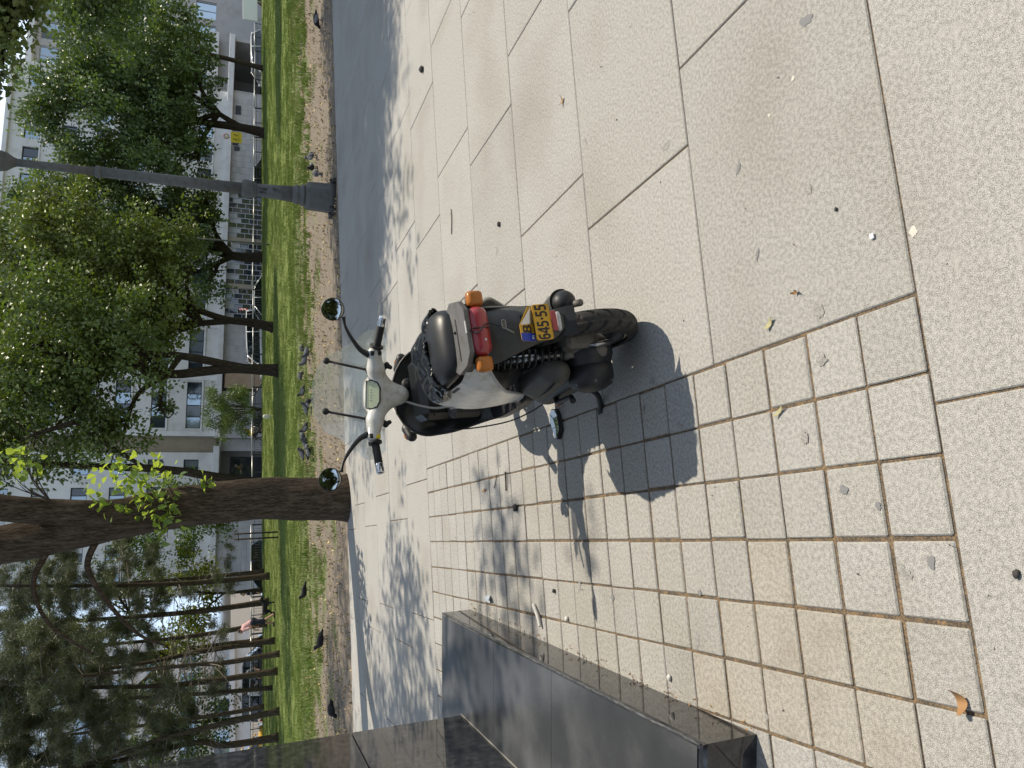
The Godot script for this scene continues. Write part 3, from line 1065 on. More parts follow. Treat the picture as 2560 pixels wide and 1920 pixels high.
func trunk_mesh(paths: Array, sides := 12) -> ArrayMesh:
	var st := new_st()
	for q in paths:
		var pts := curve(q[0], maxi(8, q[0].size() * 5))
		var r0: float = q[1]
		var r1: float = q[2]
		var rings := []
		for i in pts.size():
			var t := float(i) / (pts.size() - 1)
			var a: Vector3 = pts[maxi(i - 1, 0)]
			var b: Vector3 = pts[mini(i + 1, pts.size() - 1)]
			var d := (b - a).normalized()
			var x := d.cross(Vector3(0.1, 0.2, 1)).normalized()
			var y := x.cross(d)
			var r := lerpf(r0, r1, t) * (1.0 + ((0.32 if r0 < 0.3 else 0.12) * exp(-t * 22.0) if q.size() < 4 else 0.0))
			var rr := ring(pts[i], x * r, y * r, sides)
			for k in sides:
				var o: Vector3 = rr[k] - pts[i]
				rr[k] = pts[i] + o * (1.0 + 0.16 * noise.get_noise_3d(o.x * 3.0 / r0 * 0.3 + r0 * 50, pts[i].y * 0.8, o.z * 3.0 / r0 * 0.3))
			rings.append(rr)
		loft(st, rings, true)
	return done(st)

func limbs(lobes: Array, from: Array, r: float) -> Array:
	# for each lobe a limb from the trunk and a few branches into it
	var out := []
	for l in lobes:
		var c: Vector3 = l[0]
		var e: Vector3 = l[1]
		var best: Vector3 = from[0]
		for q in from:
			if (q as Vector3).y < c.y - 0.2 and absf(q.y - (c.y - e.y * 1.1)) < absf(best.y - (c.y - e.y * 1.1)): best = q
		var m := best.lerp(c, 0.5) + Vector3(rng.randf_range(-0.3, 0.3), 0.25, rng.randf_range(-0.3, 0.3))
		out.append([[best, m, c], r * 0.55, r * 0.22, true])
		for k in 5:
			var t := c + rdir() * e * 0.8
			out.append([[m.lerp(c, rng.randf_range(0.2, 1.0)), c.lerp(t, 0.5) + rdir() * 0.2, t], r * 0.2, r * 0.05, true])
	return out

func foliage(lobes: Array, n: int, gap: float, tint: Color, vary: float, size: float, freq := 0.7, least := 0) -> Array:
	var where := []
	var cols := []
	var vol := 0.0
	for l in lobes: vol += l[1].x * l[1].y * l[1].z
	for l in lobes:
		var c: Vector3 = l[0]
		var e: Vector3 = l[1]
		var want := maxi(least, int(n * e.x * e.y * e.z / vol))
		var each := 11
		for j in maxi(2, want / each):                     # tufts: twig ends that carry a dozen sprays
			var d := rdir()
			var q := c + d * e * (0.35 + 0.68 * pow(rng.randf(), 0.55))
			if noise.get_noise_3d(q.x * freq, q.y * freq, q.z * freq) < gap: continue
			var v0 := rng.randf_range(1.0 - vary, 1.0 + vary)
			var w := minf(0.42, 0.3 * e.x) * rng.randf_range(0.7, 1.3)
			for k in each:
				var p := q + Vector3(rng.randfn(0, w), rng.randfn(0, w * 0.55), rng.randfn(0, w))
				var s := size * rng.randf_range(0.75, 1.25)
				where.append(Transform3D(Basis(Vector3.UP, rng.randf_range(0, TAU)).rotated(Vector3.RIGHT, rng.randf_range(-0.4, 0.4)).scaled(Vector3(s, s, s)), p))
				var v := v0 * rng.randf_range(0.8, 1.2)
				cols.append(Color(tint.r * v, tint.g * v, tint.b * v))
	return [where, cols]

func leafy_tree(called: String, label: String, group: String, paths: Array, lobes: Array, n: int, gap: float, tint: Color, mesh: Mesh, size := 1.0, bark := "bark_dark", least := 0) -> Node3D:
	var base: Vector3 = paths[0][0][0]
	var t := thing(called, label, "tree", base, 0.0, group)
	var tops := []
	for q in paths:
		for k in q[0].size():
			if q[0][k].y > base.y + 0.8: tops.append(q[0][k])
	var all := paths.duplicate()
	all.append_array(limbs(lobes, tops, paths[0][1]))
	for q in all:
		var moved := []
		for p in q[0]: moved.append(p - base)
		q[0] = moved
	part("trunk", trunk_mesh(all), M[bark], t)
	var f := foliage(lobes, n, gap, tint, 0.3, size, 0.7, least)
	for k in f[0].size(): f[0][k].origin -= base
	many("crown", mesh, M.leaf, f[0], f[1], t).set_meta("kind", "stuff")
	return t

func V(x: float, y: float, d: float) -> Vector3:
	return Vector3(x, y, -d)

func heart_leaf(l: float) -> ArrayMesh:
	var st := new_st()
	var w := l * 0.46
	var out := [Vector2(0, 0.0), Vector2(0.55, -0.1), Vector2(0.95, 0.18), Vector2(0.9, 0.5), Vector2(0.5, 0.8), Vector2(0.0, 1.12)]
	for s in [-1.0, 1.0]:
		for k in out.size() - 1:
			var a := Vector3(s * out[k].x * w, absf(out[k].x) * 0.2 * w - 0.1 * l * out[k].y * out[k].y, -out[k].y * l)
			var b := Vector3(s * out[k + 1].x * w, absf(out[k + 1].x) * 0.2 * w - 0.1 * l * out[k + 1].y * out[k + 1].y, -out[k + 1].y * l)
			var c := Vector3(0, 0, -0.42 * l)
			if s > 0: tri(st, c, b, a)
			else: tri(st, c, a, b)
	return done(st)

func trees() -> void:
	var lf := spray(16, 0.36, 0.2, 0.15)
	var lf_small := spray(15, 0.26, 0.14, 0.11)
	var lf_near := spray(20, 0.22, 0.09, 0.075)
	var g1 := Color(0.155, 0.2, 0.066)
	var g2 := Color(0.14, 0.188, 0.074)
	var g3 := Color(0.195, 0.23, 0.072)
	var row := "broad leaved trees along the street"
	leafy_tree("street_tree", "slender young street tree with pale leaning trunk near white car", row, [[[V(18.62, -0.7, 47.6), V(18.9, 1.5, 47.6), V(19.05, 3.3, 47.6), V(19.2, 5, 47.6)], 0.15, 0.08]],
		[[V(18.0, 4.4, 47.4), Vector3(2.9, 2.5, 2.4)], [V(20.4, 5.6, 47.5), Vector3(2.8, 2.9, 2.4)], [V(18.9, 7.2, 48), Vector3(2.4, 1.5, 2.0)]], 950, -0.05, g2, lf, 1.1, "bark_pine")
	leafy_tree("maple_tree", "big dark tree with forked trunk beside the yellow children sign", row, [[[V(13.95, -0.62, 44.8), V(14.1, 0.7, 44.8), V(14.15, 2.7, 44.8), V(14.3, 6.6, 44.8)], 0.27, 0.13], [[V(14.05, 0.5, 44.8), V(14.7, 1.8, 44.7), V(15.6, 3.2, 44.6)], 0.17, 0.09, true]],
		[[V(14.4, 7.2, 44.8), Vector3(3.3, 3.3, 3.0)], [V(12.6, 4.4, 44.3), Vector3(1.9, 2.0, 1.9)], [V(16.6, 5.2, 44.6), Vector3(2.4, 2.6, 2.2)], [V(14.6, 9.9, 45), Vector3(2.2, 1.5, 2.0)], [V(14.6, 3.9, 43.8), Vector3(2.2, 1.5, 1.7)], [V(12.0, 2.9, 44), Vector3(1.1, 0.9, 1.0)], [V(16.6, 2.9, 44.2), Vector3(1.4, 1.0, 1.2)], [V(17.0, 8.2, 45.4), Vector3(1.8, 1.7, 1.8)]], 3900, -0.03, g2, lf, 1.0)
	leafy_tree("lime_tree", "full crowned tree hiding the facade in front of lattice windows", row, [[[V(7.48, -0.66, 47.6), V(7.45, 1.0, 47.6), V(8.2, 3.9, 47.6), V(8.7, 8.8, 47.6)], 0.32, 0.14]],
		[[V(8.2, 6.6, 47.4), Vector3(3.3, 3.3, 3)], [V(10.2, 4.2, 47), Vector3(1.9, 2.1, 1.8)], [V(6.1, 3.4, 46.8), Vector3(1.8, 1.7, 1.7)], [V(8.6, 10.2, 47.8), Vector3(2.9, 2.2, 2.6)], [V(8.4, 3.0, 46.4), Vector3(2.1, 1.2, 1.6)], [V(10.4, 2.4, 46.6), Vector3(1.2, 0.9, 1.1)], [V(6.2, 2.0, 46.6), Vector3(1.1, 0.8, 1.0)], [V(11.3, 8.4, 47.8), Vector3(1.9, 2.2, 2)], [V(6.2, 6.4, 47.4), Vector3(1.8, 2.2, 1.8)]], 4500, -0.12, g2, lf, 1.0)
	leafy_tree("lime_tree", "yellowish green tree on lawn with trunk forking low above the grass", row, [[[V(2.33, -0.33, 33), V(2.52, 0.66, 33), V(2.58, 1.4, 33), V(3.0, 2.8, 33), V(3.7, 5.3, 33)], 0.2, 0.09], [[V(2.56, 1.3, 33), V(2.42, 2.4, 33), V(2.3, 4, 33.1), V(2.0, 6, 33.2)], 0.14, 0.07, true]],
		[[V(3.8, 6.2, 33), Vector3(2.2, 2.3, 2.1)], [V(5.3, 4.3, 33), Vector3(1.4, 1.5, 1.4)], [V(2.0, 5.2, 32.8), Vector3(1.6, 1.6, 1.5)], [V(4.3, 8.9, 33.2), Vector3(2.7, 1.9, 2.2)], [V(1.4, 8.3, 33.2), Vector3(2.0, 1.9, 1.9)], [V(3.4, 3.4, 32.4), Vector3(1.6, 1.1, 1.2)], [V(4.7, 2.9, 32.6), Vector3(1.1, 0.8, 0.9)], [V(2.1, 3.2, 32.7), Vector3(1.0, 0.7, 0.9)], [V(6.3, 7.2, 33.6), Vector3(1.5, 1.9, 1.5)], [V(4.6, 5.2, 32.6), Vector3(1.5, 1.4, 1.3)], [V(2.6, 7.0, 32.6), Vector3(1.6, 1.6, 1.5)], [V(2.4, 4.2, 33.2), Vector3(1.0, 0.9, 1.0)]], 4900, -0.14, g3, lf_small, 1.05)
	leafy_tree("lime_tree", "dark trunked twin stemmed tree on the lawn casting shade on grass", row, [[[V(0.49, -0.27, 28.9), V(0.54, 1.4, 28.9), V(0.34, 3.4, 28.9), V(0.8, 4.9, 28.9), V(1.0, 7.2, 28.9)], 0.2, 0.1], [[V(0.55, 0.9, 28.9), V(0.97, 3.0, 28.8), V(1.1, 5, 28.8), V(1.6, 7, 28.7)], 0.15, 0.07, true]],
		[[V(1.2, 7.2, 28.9), Vector3(2.4, 2.0, 2.0)], [V(-1.1, 6.3, 28.6), Vector3(1.7, 1.7, 1.6)], [V(-1.6, 4.7, 28.4), Vector3(1.1, 1.0, 1.0)], [V(2.0, 4.9, 28.6), Vector3(1.3, 1.2, 1.2)], [V(0.3, 4.2, 28.2), Vector3(1.2, 0.8, 1.0)], [V(-0.7, 8.4, 29.2), Vector3(1.9, 1.4, 1.6)], [V(-0.9, 3.6, 28.6), Vector3(0.6, 0.5, 0.6)], [V(0.6, 5.6, 28.6), Vector3(1.5, 1.0, 1.2)]], 2800, -0.1, g1, lf_small, 1.0)
	leafy_tree("lime_tree", "slim brown stemmed tree right behind the thick bark trunk", row, [[[V(-3.5, -0.25, 27.8), V(-3.18, 1.6, 27.8), V(-2.84, 3.3, 27.8), V(-2.6, 5.9, 27.8), V(-2.4, 8, 27.8)], 0.17, 0.09], [[V(-2.75, 4, 27.8), V(-2.0, 5.0, 27.6), V(-1.2, 6.0, 27.4)], 0.08, 0.03, true]],
		[[V(-2.4, 9.6, 27.8), Vector3(2.6, 1.6, 2.2)], [V(-1.6, 7.2, 27.4), Vector3(1.2, 0.9, 1.0)]], 620, -0.1, g1, lf_small, 1.0)

	# the thick trunk at the plaza's edge; most of its crown is above the picture
	var base := V(-1.66, -0.03, 11.25)
	var nt := thing("lime_tree", "thick bark trunk at the plaza's edge with leafy shoots", "tree", base)
	var tp := [[[V(-1.66, -0.03, 11.25), V(-1.63, 0.6, 11.25), V(-1.61, 1.2, 11.25), V(-1.66, 2.2, 11.25), V(-1.78, 2.95, 11.25), V(-1.93, 3.7, 11.3), V(-2.15, 5.0, 11.4), V(-2.6, 7.5, 11.5)], 0.315, 0.22],
		[[V(-1.7, 2.7, 11.2), V(-1.66, 3.3, 11.15), V(-1.56, 4.0, 11.1), V(-1.3, 5.2, 11.0), V(-0.6, 8.0, 10.8)], 0.2, 0.12, true],
		[[V(-2.0, 3.2, 11.2), V(-2.35, 3.3, 11.1), V(-2.8, 3.05, 11.0), V(-3.2, 2.7, 10.9), V(-3.4, 2.35, 10.9)], 0.045, 0.012, true],
		[[V(-2.1, 3.75, 11.2), V(-2.5, 3.9, 11.1), V(-3.0, 3.7, 11.0), V(-3.4, 3.2, 10.9)], 0.04, 0.012, true]]
	var crown := [[V(0.2, 8.2, 9.7), Vector3(2.4, 1.5, 1.7)], [V(-2.2, 9.6, 11.2), Vector3(2.8, 1.8, 2.2)], [V(0.7, 9.4, 11.0), Vector3(1.6, 1.3, 1.4)], [V(0.2, 9.2, 15.6), Vector3(2.6, 1.4, 1.0)], [V(2.6, 8.6, 8.0), Vector3(1.0, 0.4, 0.6)], [V(-4.6, 8.6, 11.6), Vector3(2.0, 1.6, 1.9)]]
	var all := tp.duplicate()
	all.append_array(limbs(crown, [tp[0][0][-1], tp[1][0][-1]], 0.2))
	for q in all:
		var moved := []
		for p in q[0]: moved.append(p - base)
		q[0] = moved
	part("trunk", trunk_mesh(all, 28), M.bark, nt)
	var f := foliage(crown, 2500, -0.2, g1, 0.3, 1.1, 0.8)
	for k in f[0].size(): f[0][k].origin -= base
	many("crown", lf_near, M.leaf, f[0], f[1], nt).set_meta("kind", "stuff")
	var leaf_m := [heart_leaf(0.085), heart_leaf(0.068), heart_leaf(0.1)]
	var lm := []
	for k in 3:
		var m: StandardMaterial3D = mat("shoot_leaf_%d" % k, lin([0.12, 0.075, 0.05][k], [0.2, 0.145, 0.105][k], [0.03, 0.025, 0.028][k]), 0.45)
		m.backlight_enabled = true
		m.backlight = Color(0.72, 0.8, 0.28)
		lm.append(m)
	var shoots := [[V(-1.34, 2.75, 10.95), Vector3(0.5, 0.62, 0.4), 205, V(-1.62, 2.2, 11.1)], [V(-1.28, 1.92, 11.0), Vector3(0.12, 0.13, 0.1), 9, V(-1.45, 1.8, 11.1)], [V(-1.72, 2.42, 10.82), Vector3(0.35, 0.25, 0.12), 40, V(-1.66, 2.2, 11.0)], [V(-1.0, 4.05, 10.9), Vector3(0.25, 0.3, 0.25), 36, V(-1.45, 3.7, 11.0)]]
	for s in shoots:
		var c: Vector3 = s[0]
		var tw := []
		for k in 9:
			var e: Vector3 = c + rdir() * s[1] * 0.9
			tw.append([[s[3] - base, (s[3] as Vector3).lerp(e, 0.5) - base + Vector3(0, 0.06, 0), e - base], 0.009, 0.003, true])
		var tn := part("leafy_shoot", trunk_mesh(tw, 5), M.twig_dark, nt)
		for k in s[2]:
			var p: Vector3 = c + rdir() * s[1] * pow(rng.randf(), 0.45)
			var o := part("leaf", leaf_m[rng.randi_range(0, 2)], lm[mini(2, int(rng.randf() * 3.6))], tn, p - base)
			o.basis = Basis(Vector3.UP, rng.randf_range(0, TAU)) * Basis(Vector3.RIGHT, rng.randf_range(-1.3, 0.1)) * Basis(Vector3.FORWARD, rng.randf_range(-0.6, 0.6))

	# a tree to the right of the picture, whose branches reach in and whose shade lies on the plaza
	leafy_tree("lime_tree", "leafy branches reaching in over the plaza against the sky", "", [[[V(9.3, -0.02, 14.6), V(9.2, 2, 14.6), V(9.0, 5, 14.5), V(8.4, 9, 14.2)], 0.3, 0.15], [[V(9.1, 3.5, 14.6), V(7.4, 5.4, 14.0), V(5.4, 5.0, 13.2)], 0.1, 0.03, true]],
		[[V(8.2, 8.6, 13.6), Vector3(3.1, 2.3, 2.3)], [V(5.0, 4.85, 13.1), Vector3(0.6, 0.4, 0.45)], [V(5.75, 4.65, 13.0), Vector3(0.42, 0.3, 0.4)], [V(5.3, 6.6, 12.6), Vector3(1.5, 1.2, 1.3)], [V(6.3, 9.0, 13.8), Vector3(2.0, 1.5, 1.5)], [V(9.6, 10.4, 14.4), Vector3(3.0, 1.6, 2.2)], [V(10.8, 9.4, 15), Vector3(2.4, 2.2, 2.2)], [V(11.5, 7.4, 13.4), Vector3(2.4, 2.0, 2.0)]], 5600, -0.4, g1, lf_near, 1.15, "bark_dark", 110)
	leafy_tree("lime_tree", "dense dark tree with low crown over the corner building", row, [[[V(16.4, -0.35, 31), V(16.2, 3, 31), V(15.6, 7, 31)], 0.25, 0.12]],
		[[V(15.4, 6.2, 31), Vector3(2.2, 1.6, 2.0)], [V(13.2, 5.8, 30.4), Vector3(1.3, 1.5, 1.3)], [V(17.6, 5.6, 31), Vector3(2.0, 1.7, 1.8)]], 2200, -0.14, g2, lf_small, 1.1)

	# trees behind the photographer, seen only in the mirrors and the polished granite
	for q in [[-5.5, -7.0, 3.4], [0.5, -8.5, 3.8], [6.0, -7.5, 3.4], [-11.0, -9.0, 3.6], [11.0, -8.5, 3.6]]:
		leafy_tree("park_tree", "park tree behind the photographer, seen in the scooter's mirrors", "trees behind the photographer", [[[V(q[0], 0, q[1]), V(q[0], 2.5, q[1]), V(q[0] + 0.3, 6, q[1])], 0.28, 0.12]], [[V(q[0], 6.0, q[1]), Vector3(q[2], 4.0, q[2])], [V(q[0] + 1.2, 3.6, q[1]), Vector3(1.8, 1.4, 1.8)], [V(q[0] - 1.5, 4.2, q[1]), Vector3(1.6, 1.4, 1.6)]], 1500, -0.15, g1, lf, 1.3)

	# pines: bare lower trunks, thin dead branches, sparse crowns
	var nd := needles(60, 0.3, 0.26)
	var pines := [
		["pine trunk standing straight just left of the thick bark trunk", [V(-8.49, -0.36, 35.6), V(-8.52, 2.5, 35.6), V(-8.36, 5.6, 35.6), V(-7.98, 9.8, 35.6)], 0.15],
		["dark pine trunk whose foot is beside the black dog", [V(-9.81, -0.36, 36.3), V(-9.94, 2.5, 36.3), V(-9.89, 5.7, 36.3), V(-9.8, 9, 36.3)], 0.16],
		["dark slim pine trunk right behind the person in pink", [V(-11.3, -0.38, 38.0), V(-11.5, 2.6, 38.0), V(-11.5, 5.2, 38.0), V(-11.4, 9, 38.0)], 0.14],
		["leaning grey pine trunk left of the dog walker", [V(-9.9, -0.28, 31), V(-10.0, 2.4, 31), V(-10.19, 4.4, 31), V(-10.3, 8, 31)], 0.125],
		["crooked pine with a forking trunk and many dead twigs", [V(-9.42, -0.24, 28), V(-9.51, 1.6, 28), V(-9.45, 2.6, 28), V(-9.38, 6, 28), V(-9.3, 8.4, 28)], 0.11],
		["straight dark pine trunk in front of the parked dark van", [V(-10.38, -0.25, 29), V(-10.43, 2.4, 29), V(-10.31, 4.3, 29), V(-9.8, 8.3, 29)], 0.13],
		["thin pine trunk seen before the white banded building", [V(-12.4, -0.3, 32.8), V(-12.25, 2.5, 32.8), V(-12.0, 6, 32.8), V(-11.9, 8.5, 32.8)], 0.11],
		["strongly leaning pine trunk close to the yellow van", [V(-11.42, -0.23, 28), V(-11.58, 1.6, 28), V(-11.8, 3.6, 28), V(-12.2, 5.4, 28), V(-12.3, 8, 28)], 0.125],
		["thick twisted pine trunk next to the tall granite slab", [V(-12.52, -0.24, 28.4), V(-12.5, 1.6, 28.4), V(-12.25, 2.5, 28.4), V(-12.46, 4.8, 28.4), V(-12.6, 8, 28.4)], 0.15],
		["pine at the far lawn edge behind the straight one", [V(-9.76, -0.46, 42), V(-9.8, 3, 42), V(-9.7, 9, 42)], 0.14],
		["dark pine at the far lawn edge behind the leaning ones", [V(-16.4, -0.45, 41), V(-16.5, 3, 41), V(-16.4, 9, 41)], 0.15],
	]
	for q in pines:
		var pb: Vector3 = q[1][0]
		var t := thing("pine_tree", q[0], "tree", pb, 0.0, "pines in a group on the lawn")
		var path := []
		for p in q[1]: path.append(p - pb)
		part("trunk", trunk_mesh([[path, q[2] * 0.88, q[2] * 0.38]], 10), M.bark_pine, t)
		var fine := curve(path, 30)
		var br := []
		var lobes := []
		for k in 34:
			var h := rng.randf_range(0.24, 1.0)
			var p: Vector3 = fine[int(h * 30)]
			var d := rdir()
			d.y = d.y * 0.35 + 0.15
			var l := rng.randf_range(0.5, 1.7) * (0.7 + 0.6 * h)
			var e := p + d.normalized() * l
			var m := p.lerp(e, 0.5) + Vector3(0, rng.randf_range(-0.12, 0.2), 0)
			br.append([[p, m, e], 0.022, 0.006, true])
			for j in 2: br.append([[m, e + rdir() * 0.35], 0.009, 0.004, true])
			if h > 0.6 or rng.randf() < 0.12: lobes.append([e, Vector3(0.55, 0.42, 0.55) * rng.randf_range(0.7, 1.4)])
		for k in 8:
			lobes.append([fine[30] + rdir() * Vector3(1.5, 1.0, 1.5), Vector3(0.8, 0.6, 0.8)])
		part("dead_branches", trunk_mesh(br, 5), M.twig, t)
		var fo := foliage(lobes, 190, -0.15, Color(0.12, 0.13, 0.072), 0.3, 1.0)
		many("crown", nd, M.needle, fo[0], fo[1], t).set_meta("kind", "stuff")
	# broad leaved trees behind the pines
	var back := "trees behind the pines"
	leafy_tree("small_tree", "bright yellow green young tree between the pine trunks", back, [[[V(-11.2, -0.5, 44), V(-11.2, 1.5, 44), V(-11, 3, 44)], 0.1, 0.05]], [[V(-11.0, 2.9, 44), Vector3(2.0, 1.5, 1.4)], [V(-13.0, 3.3, 44.2), Vector3(1.5, 1.3, 1.2)]], 420, -0.05, Color(0.2, 0.22, 0.02), lf_small, 1.1)
	leafy_tree("small_tree", "leafy green tree before the white banded building", back, [[[V(-17.6, -0.4, 43), V(-17.6, 1.5, 43), V(-17.4, 4, 43)], 0.12, 0.06]], [[V(-17.0, 3.2, 43), Vector3(2.4, 1.9, 1.6)], [V(-19.4, 4.2, 43), Vector3(1.9, 2.4, 1.6)], [V(-16.2, 5.2, 43.5), Vector3(1.5, 1.2, 1.2)]], 1000, -0.05, Color(0.1, 0.15, 0.03), lf_small, 1.1)
	leafy_tree("small_tree", "fresh green tree low in front of the shop windows", back, [[[V(-7.0, -0.5, 44.5), V(-7.1, 1.5, 44.5), V(-7.2, 4, 44.5)], 0.12, 0.06]], [[V(-7.0, 3.4, 44.4), Vector3(1.9, 2.0, 1.5)], [V(-8.2, 5.6, 44.6), Vector3(1.5, 1.3, 1.2)], [V(-6.2, 1.9, 44.2), Vector3(0.9, 0.9, 0.8)]], 850, -0.08, Color(0.1, 0.15, 0.03), lf_small, 1.05)
	leafy_tree("evergreen_tree", "tall dark tree mass behind the pine crowns", back, [[[V(-15, -0.6, 47), V(-15, 4, 47), V(-15, 9, 47)], 0.25, 0.12]], [[V(-15, 7.5, 47), Vector3(3.4, 3.2, 2)], [V(-11.5, 7.0, 47), Vector3(2.6, 2.6, 1.8)], [V(-19, 8.4, 47), Vector3(3.2, 2.6, 2)], [V(-13, 10.5, 47.5), Vector3(4, 1.8, 2)]], 650, 0.0, Color(0.085, 0.115, 0.045), lf, 1.0)
	# the drooping shrub by the railing
	var sb := thing("willow_shrub", "rounded drooping light green shrub behind the railing", "shrub", V(-1.45, -0.75, 46.6))
	var stems := []
	var lob := []
	for k in 16:
		var t := TAU * k / 16.0
		var e := Vector3(cos(t) * rng.randf_range(0.6, 1.15), rng.randf_range(1.6, 3.1), sin(t) * 0.8)
		stems.append([[Vector3.ZERO, e * Vector3(0.4, 0.75, 0.4), e], 0.03, 0.008, true])
		lob.append([e, Vector3(0.5, 0.5, 0.5)])
		lob.append([e * Vector3(1.08, 0.55, 1.08), Vector3(0.42, 0.6, 0.42)])
	part("stems", trunk_mesh(stems, 5), M.twig_dark, sb)
	var sf := foliage(lob, 620, -0.2, Color(0.125, 0.17, 0.045), 0.3, 1.0)
	many("crown", spray(16, 0.24, 0.17, 0.035, 1.2), M.leaf, sf[0], sf[1], sb).set_meta("kind", "stuff")

# ---------------------------------------------------------------- along the street
func rail_y(x: float) -> float:
	return -0.12 - 0.0138 * x

func car(called: String, label: String, category: String, at: Vector3, turn: float, paint: String, L := 4.4, H := 1.45, kind := 0) -> void:
	# local x runs from tail to nose; kind 0 saloon, 1 hatchback, 2 van
	var c := thing(called, label, category, at, turn, "vehicles along the street")
	c.rotation.z = -0.013
	var belt := H * (0.6 if kind < 2 else 0.55)
	var st := new_st()
	var rings := []
	var n := 22
	for i in n + 1:
		var t := float(i) / n
		var x := (t - 0.5) * L
		var e := minf(1.0, minf(t, 1.0 - t) * 9.0)
		var top := belt * (0.72 + 0.28 * sqrt(e))
		if kind == 0 and t > 0.7: top = lerpf(top, belt * 0.84, smoothstep(0.7, 0.95, t))
		if kind == 0 and t < 0.16: top *= 0.97
		if kind > 0 and t > 0.76: top = lerpf(top, belt * (0.82 if kind == 1 else 0.92), smoothstep(0.76, 0.97, t))
		var bot := 0.24 + 0.12 * (1.0 - e)
		var w := 0.87 * (0.78 + 0.22 * sqrt(e))
		rings.append(ring(Vector3(x, (top + bot) / 2, 0), Vector3(0, 0, w), Vector3(0, (top - bot) / 2, 0), 20, 4.5))
	loft(st, rings)
	part("body", done(st), M[paint], c)
	var prof: Array = [[[-0.40, 0.0], [-0.24, 0.96], [0.06, 1.0], [0.25, 0.0]], [[-0.47, 0.0], [-0.40, 0.93], [0.08, 1.0], [0.28, 0.0]], [[-0.485, 0.0], [-0.47, 0.97], [0.2, 1.0], [0.36, 0.0]]][kind]
	var cab := func(inset: float, lift: float, y0: float) -> ArrayMesh:
		var s := new_st(true)
		var q := []
		for k in prof.size():
			var y: float = belt - 0.03 + (H - belt + 0.03 - lift) * maxf(prof[k][1], y0)
			var w: float = 0.80 - 0.17 * (y - belt) / (H - belt) - inset
			var x: float = prof[k][0]
			if y0 > 0 and prof[k][1] == 0.0: x = lerpf(x, prof[1][0] if k == 0 else prof[2][0], y0)
			q.append([x * L, y, w])
		for k in 3:
			quad(s, Vector3(q[k][0], q[k][1], q[k][2]), Vector3(q[k][0], q[k][1], -q[k][2]), Vector3(q[k + 1][0], q[k + 1][1], -q[k + 1][2]), Vector3(q[k + 1][0], q[k + 1][1], q[k + 1][2]))
		for z in [1.0, -1.0]:
			quad(s, Vector3(q[0][0], q[0][1], z * q[0][2]), Vector3(q[1][0], q[1][1], z * q[1][2]), Vector3(q[2][0], q[2][1], z * q[2][2]), Vector3(q[3][0], q[3][1], z * q[3][2]))
		return done(s)
	part("windows", cab.call(0.012, 0.02, 0.0), M.car_glass, c)
	var rst := new_st()
	var rr := []
	for i in 9:
		var t := i / 8.0
		var x := lerpf(prof[1][0] - 0.03, prof[2][0] + 0.03, t) * L
		var y := H - 0.03 - 0.05 * pow(absf(t - 0.45) * 2.0, 2.0)
		rr.append(ring(Vector3(x, y, 0), Vector3(0, 0, 0.66), Vector3(0, 0.045, 0), 16, 3.5))
	loft(rst, rr)
	part("roof", done(rst), M[paint], c)
	for z in [-1.0, 1.0]:
		for q in [[prof[0], prof[1]], [prof[3], prof[2]], [[(prof[1][0] + prof[2][0]) / 2 - 0.02, 0.0], [(prof[1][0] + prof[2][0]) / 2 - 0.02, 1.0]]]:
			var y1: float = belt + (H - belt) * q[1][1] - 0.05
			part("pillar", tube_mesh([Vector3(q[0][0] * L, belt - 0.02, z * 0.80), Vector3(q[1][0] * L, y1, z * 0.655)], 0.035, 6), M[paint], c)
	for q in [[-0.31, 1], [-0.31, -1], [0.3, 1], [0.3, -1]]:
		var bs := Basis(Vector3.RIGHT, PI / 2)
		var wh := part("wheel", lathe_mesh([[0.2, -0.1], [0.3, -0.1], [0.32, -0.05], [0.32, 0.05], [0.3, 0.1], [0.2, 0.1]], 20, Vector3.ZERO, bs), M.rubber, c, Vector3(q[0] * L, 0.32, q[1] * 0.78))
		part("rim", lathe_mesh([[0.03, 0.1], [0.19, 0.085], [0.2, 0.06]], 14, Vector3.ZERO, bs * Basis(Vector3.RIGHT, 0.0 if q[1] > 0 else PI)), M.aluminium, wh)
	for z in [-1.0, 1.0]:
		part("tail_light", ball_mesh(Vector3(-L * 0.485, belt * 0.8, z * 0.66), Vector3(0.06, 0.09, 0.14), 6), M.tail_red, c)
		part("headlight", ball_mesh(Vector3(L * 0.475, belt * 0.68, z * 0.6), Vector3(0.08, 0.08, 0.17), 6), M.head_lens, c)
		part("side_mirror", ball_mesh(Vector3(prof[3][0] * L - 0.1, belt + 0.06, z * 0.92), Vector3(0.08, 0.07, 0.1), 6), M[paint], c)

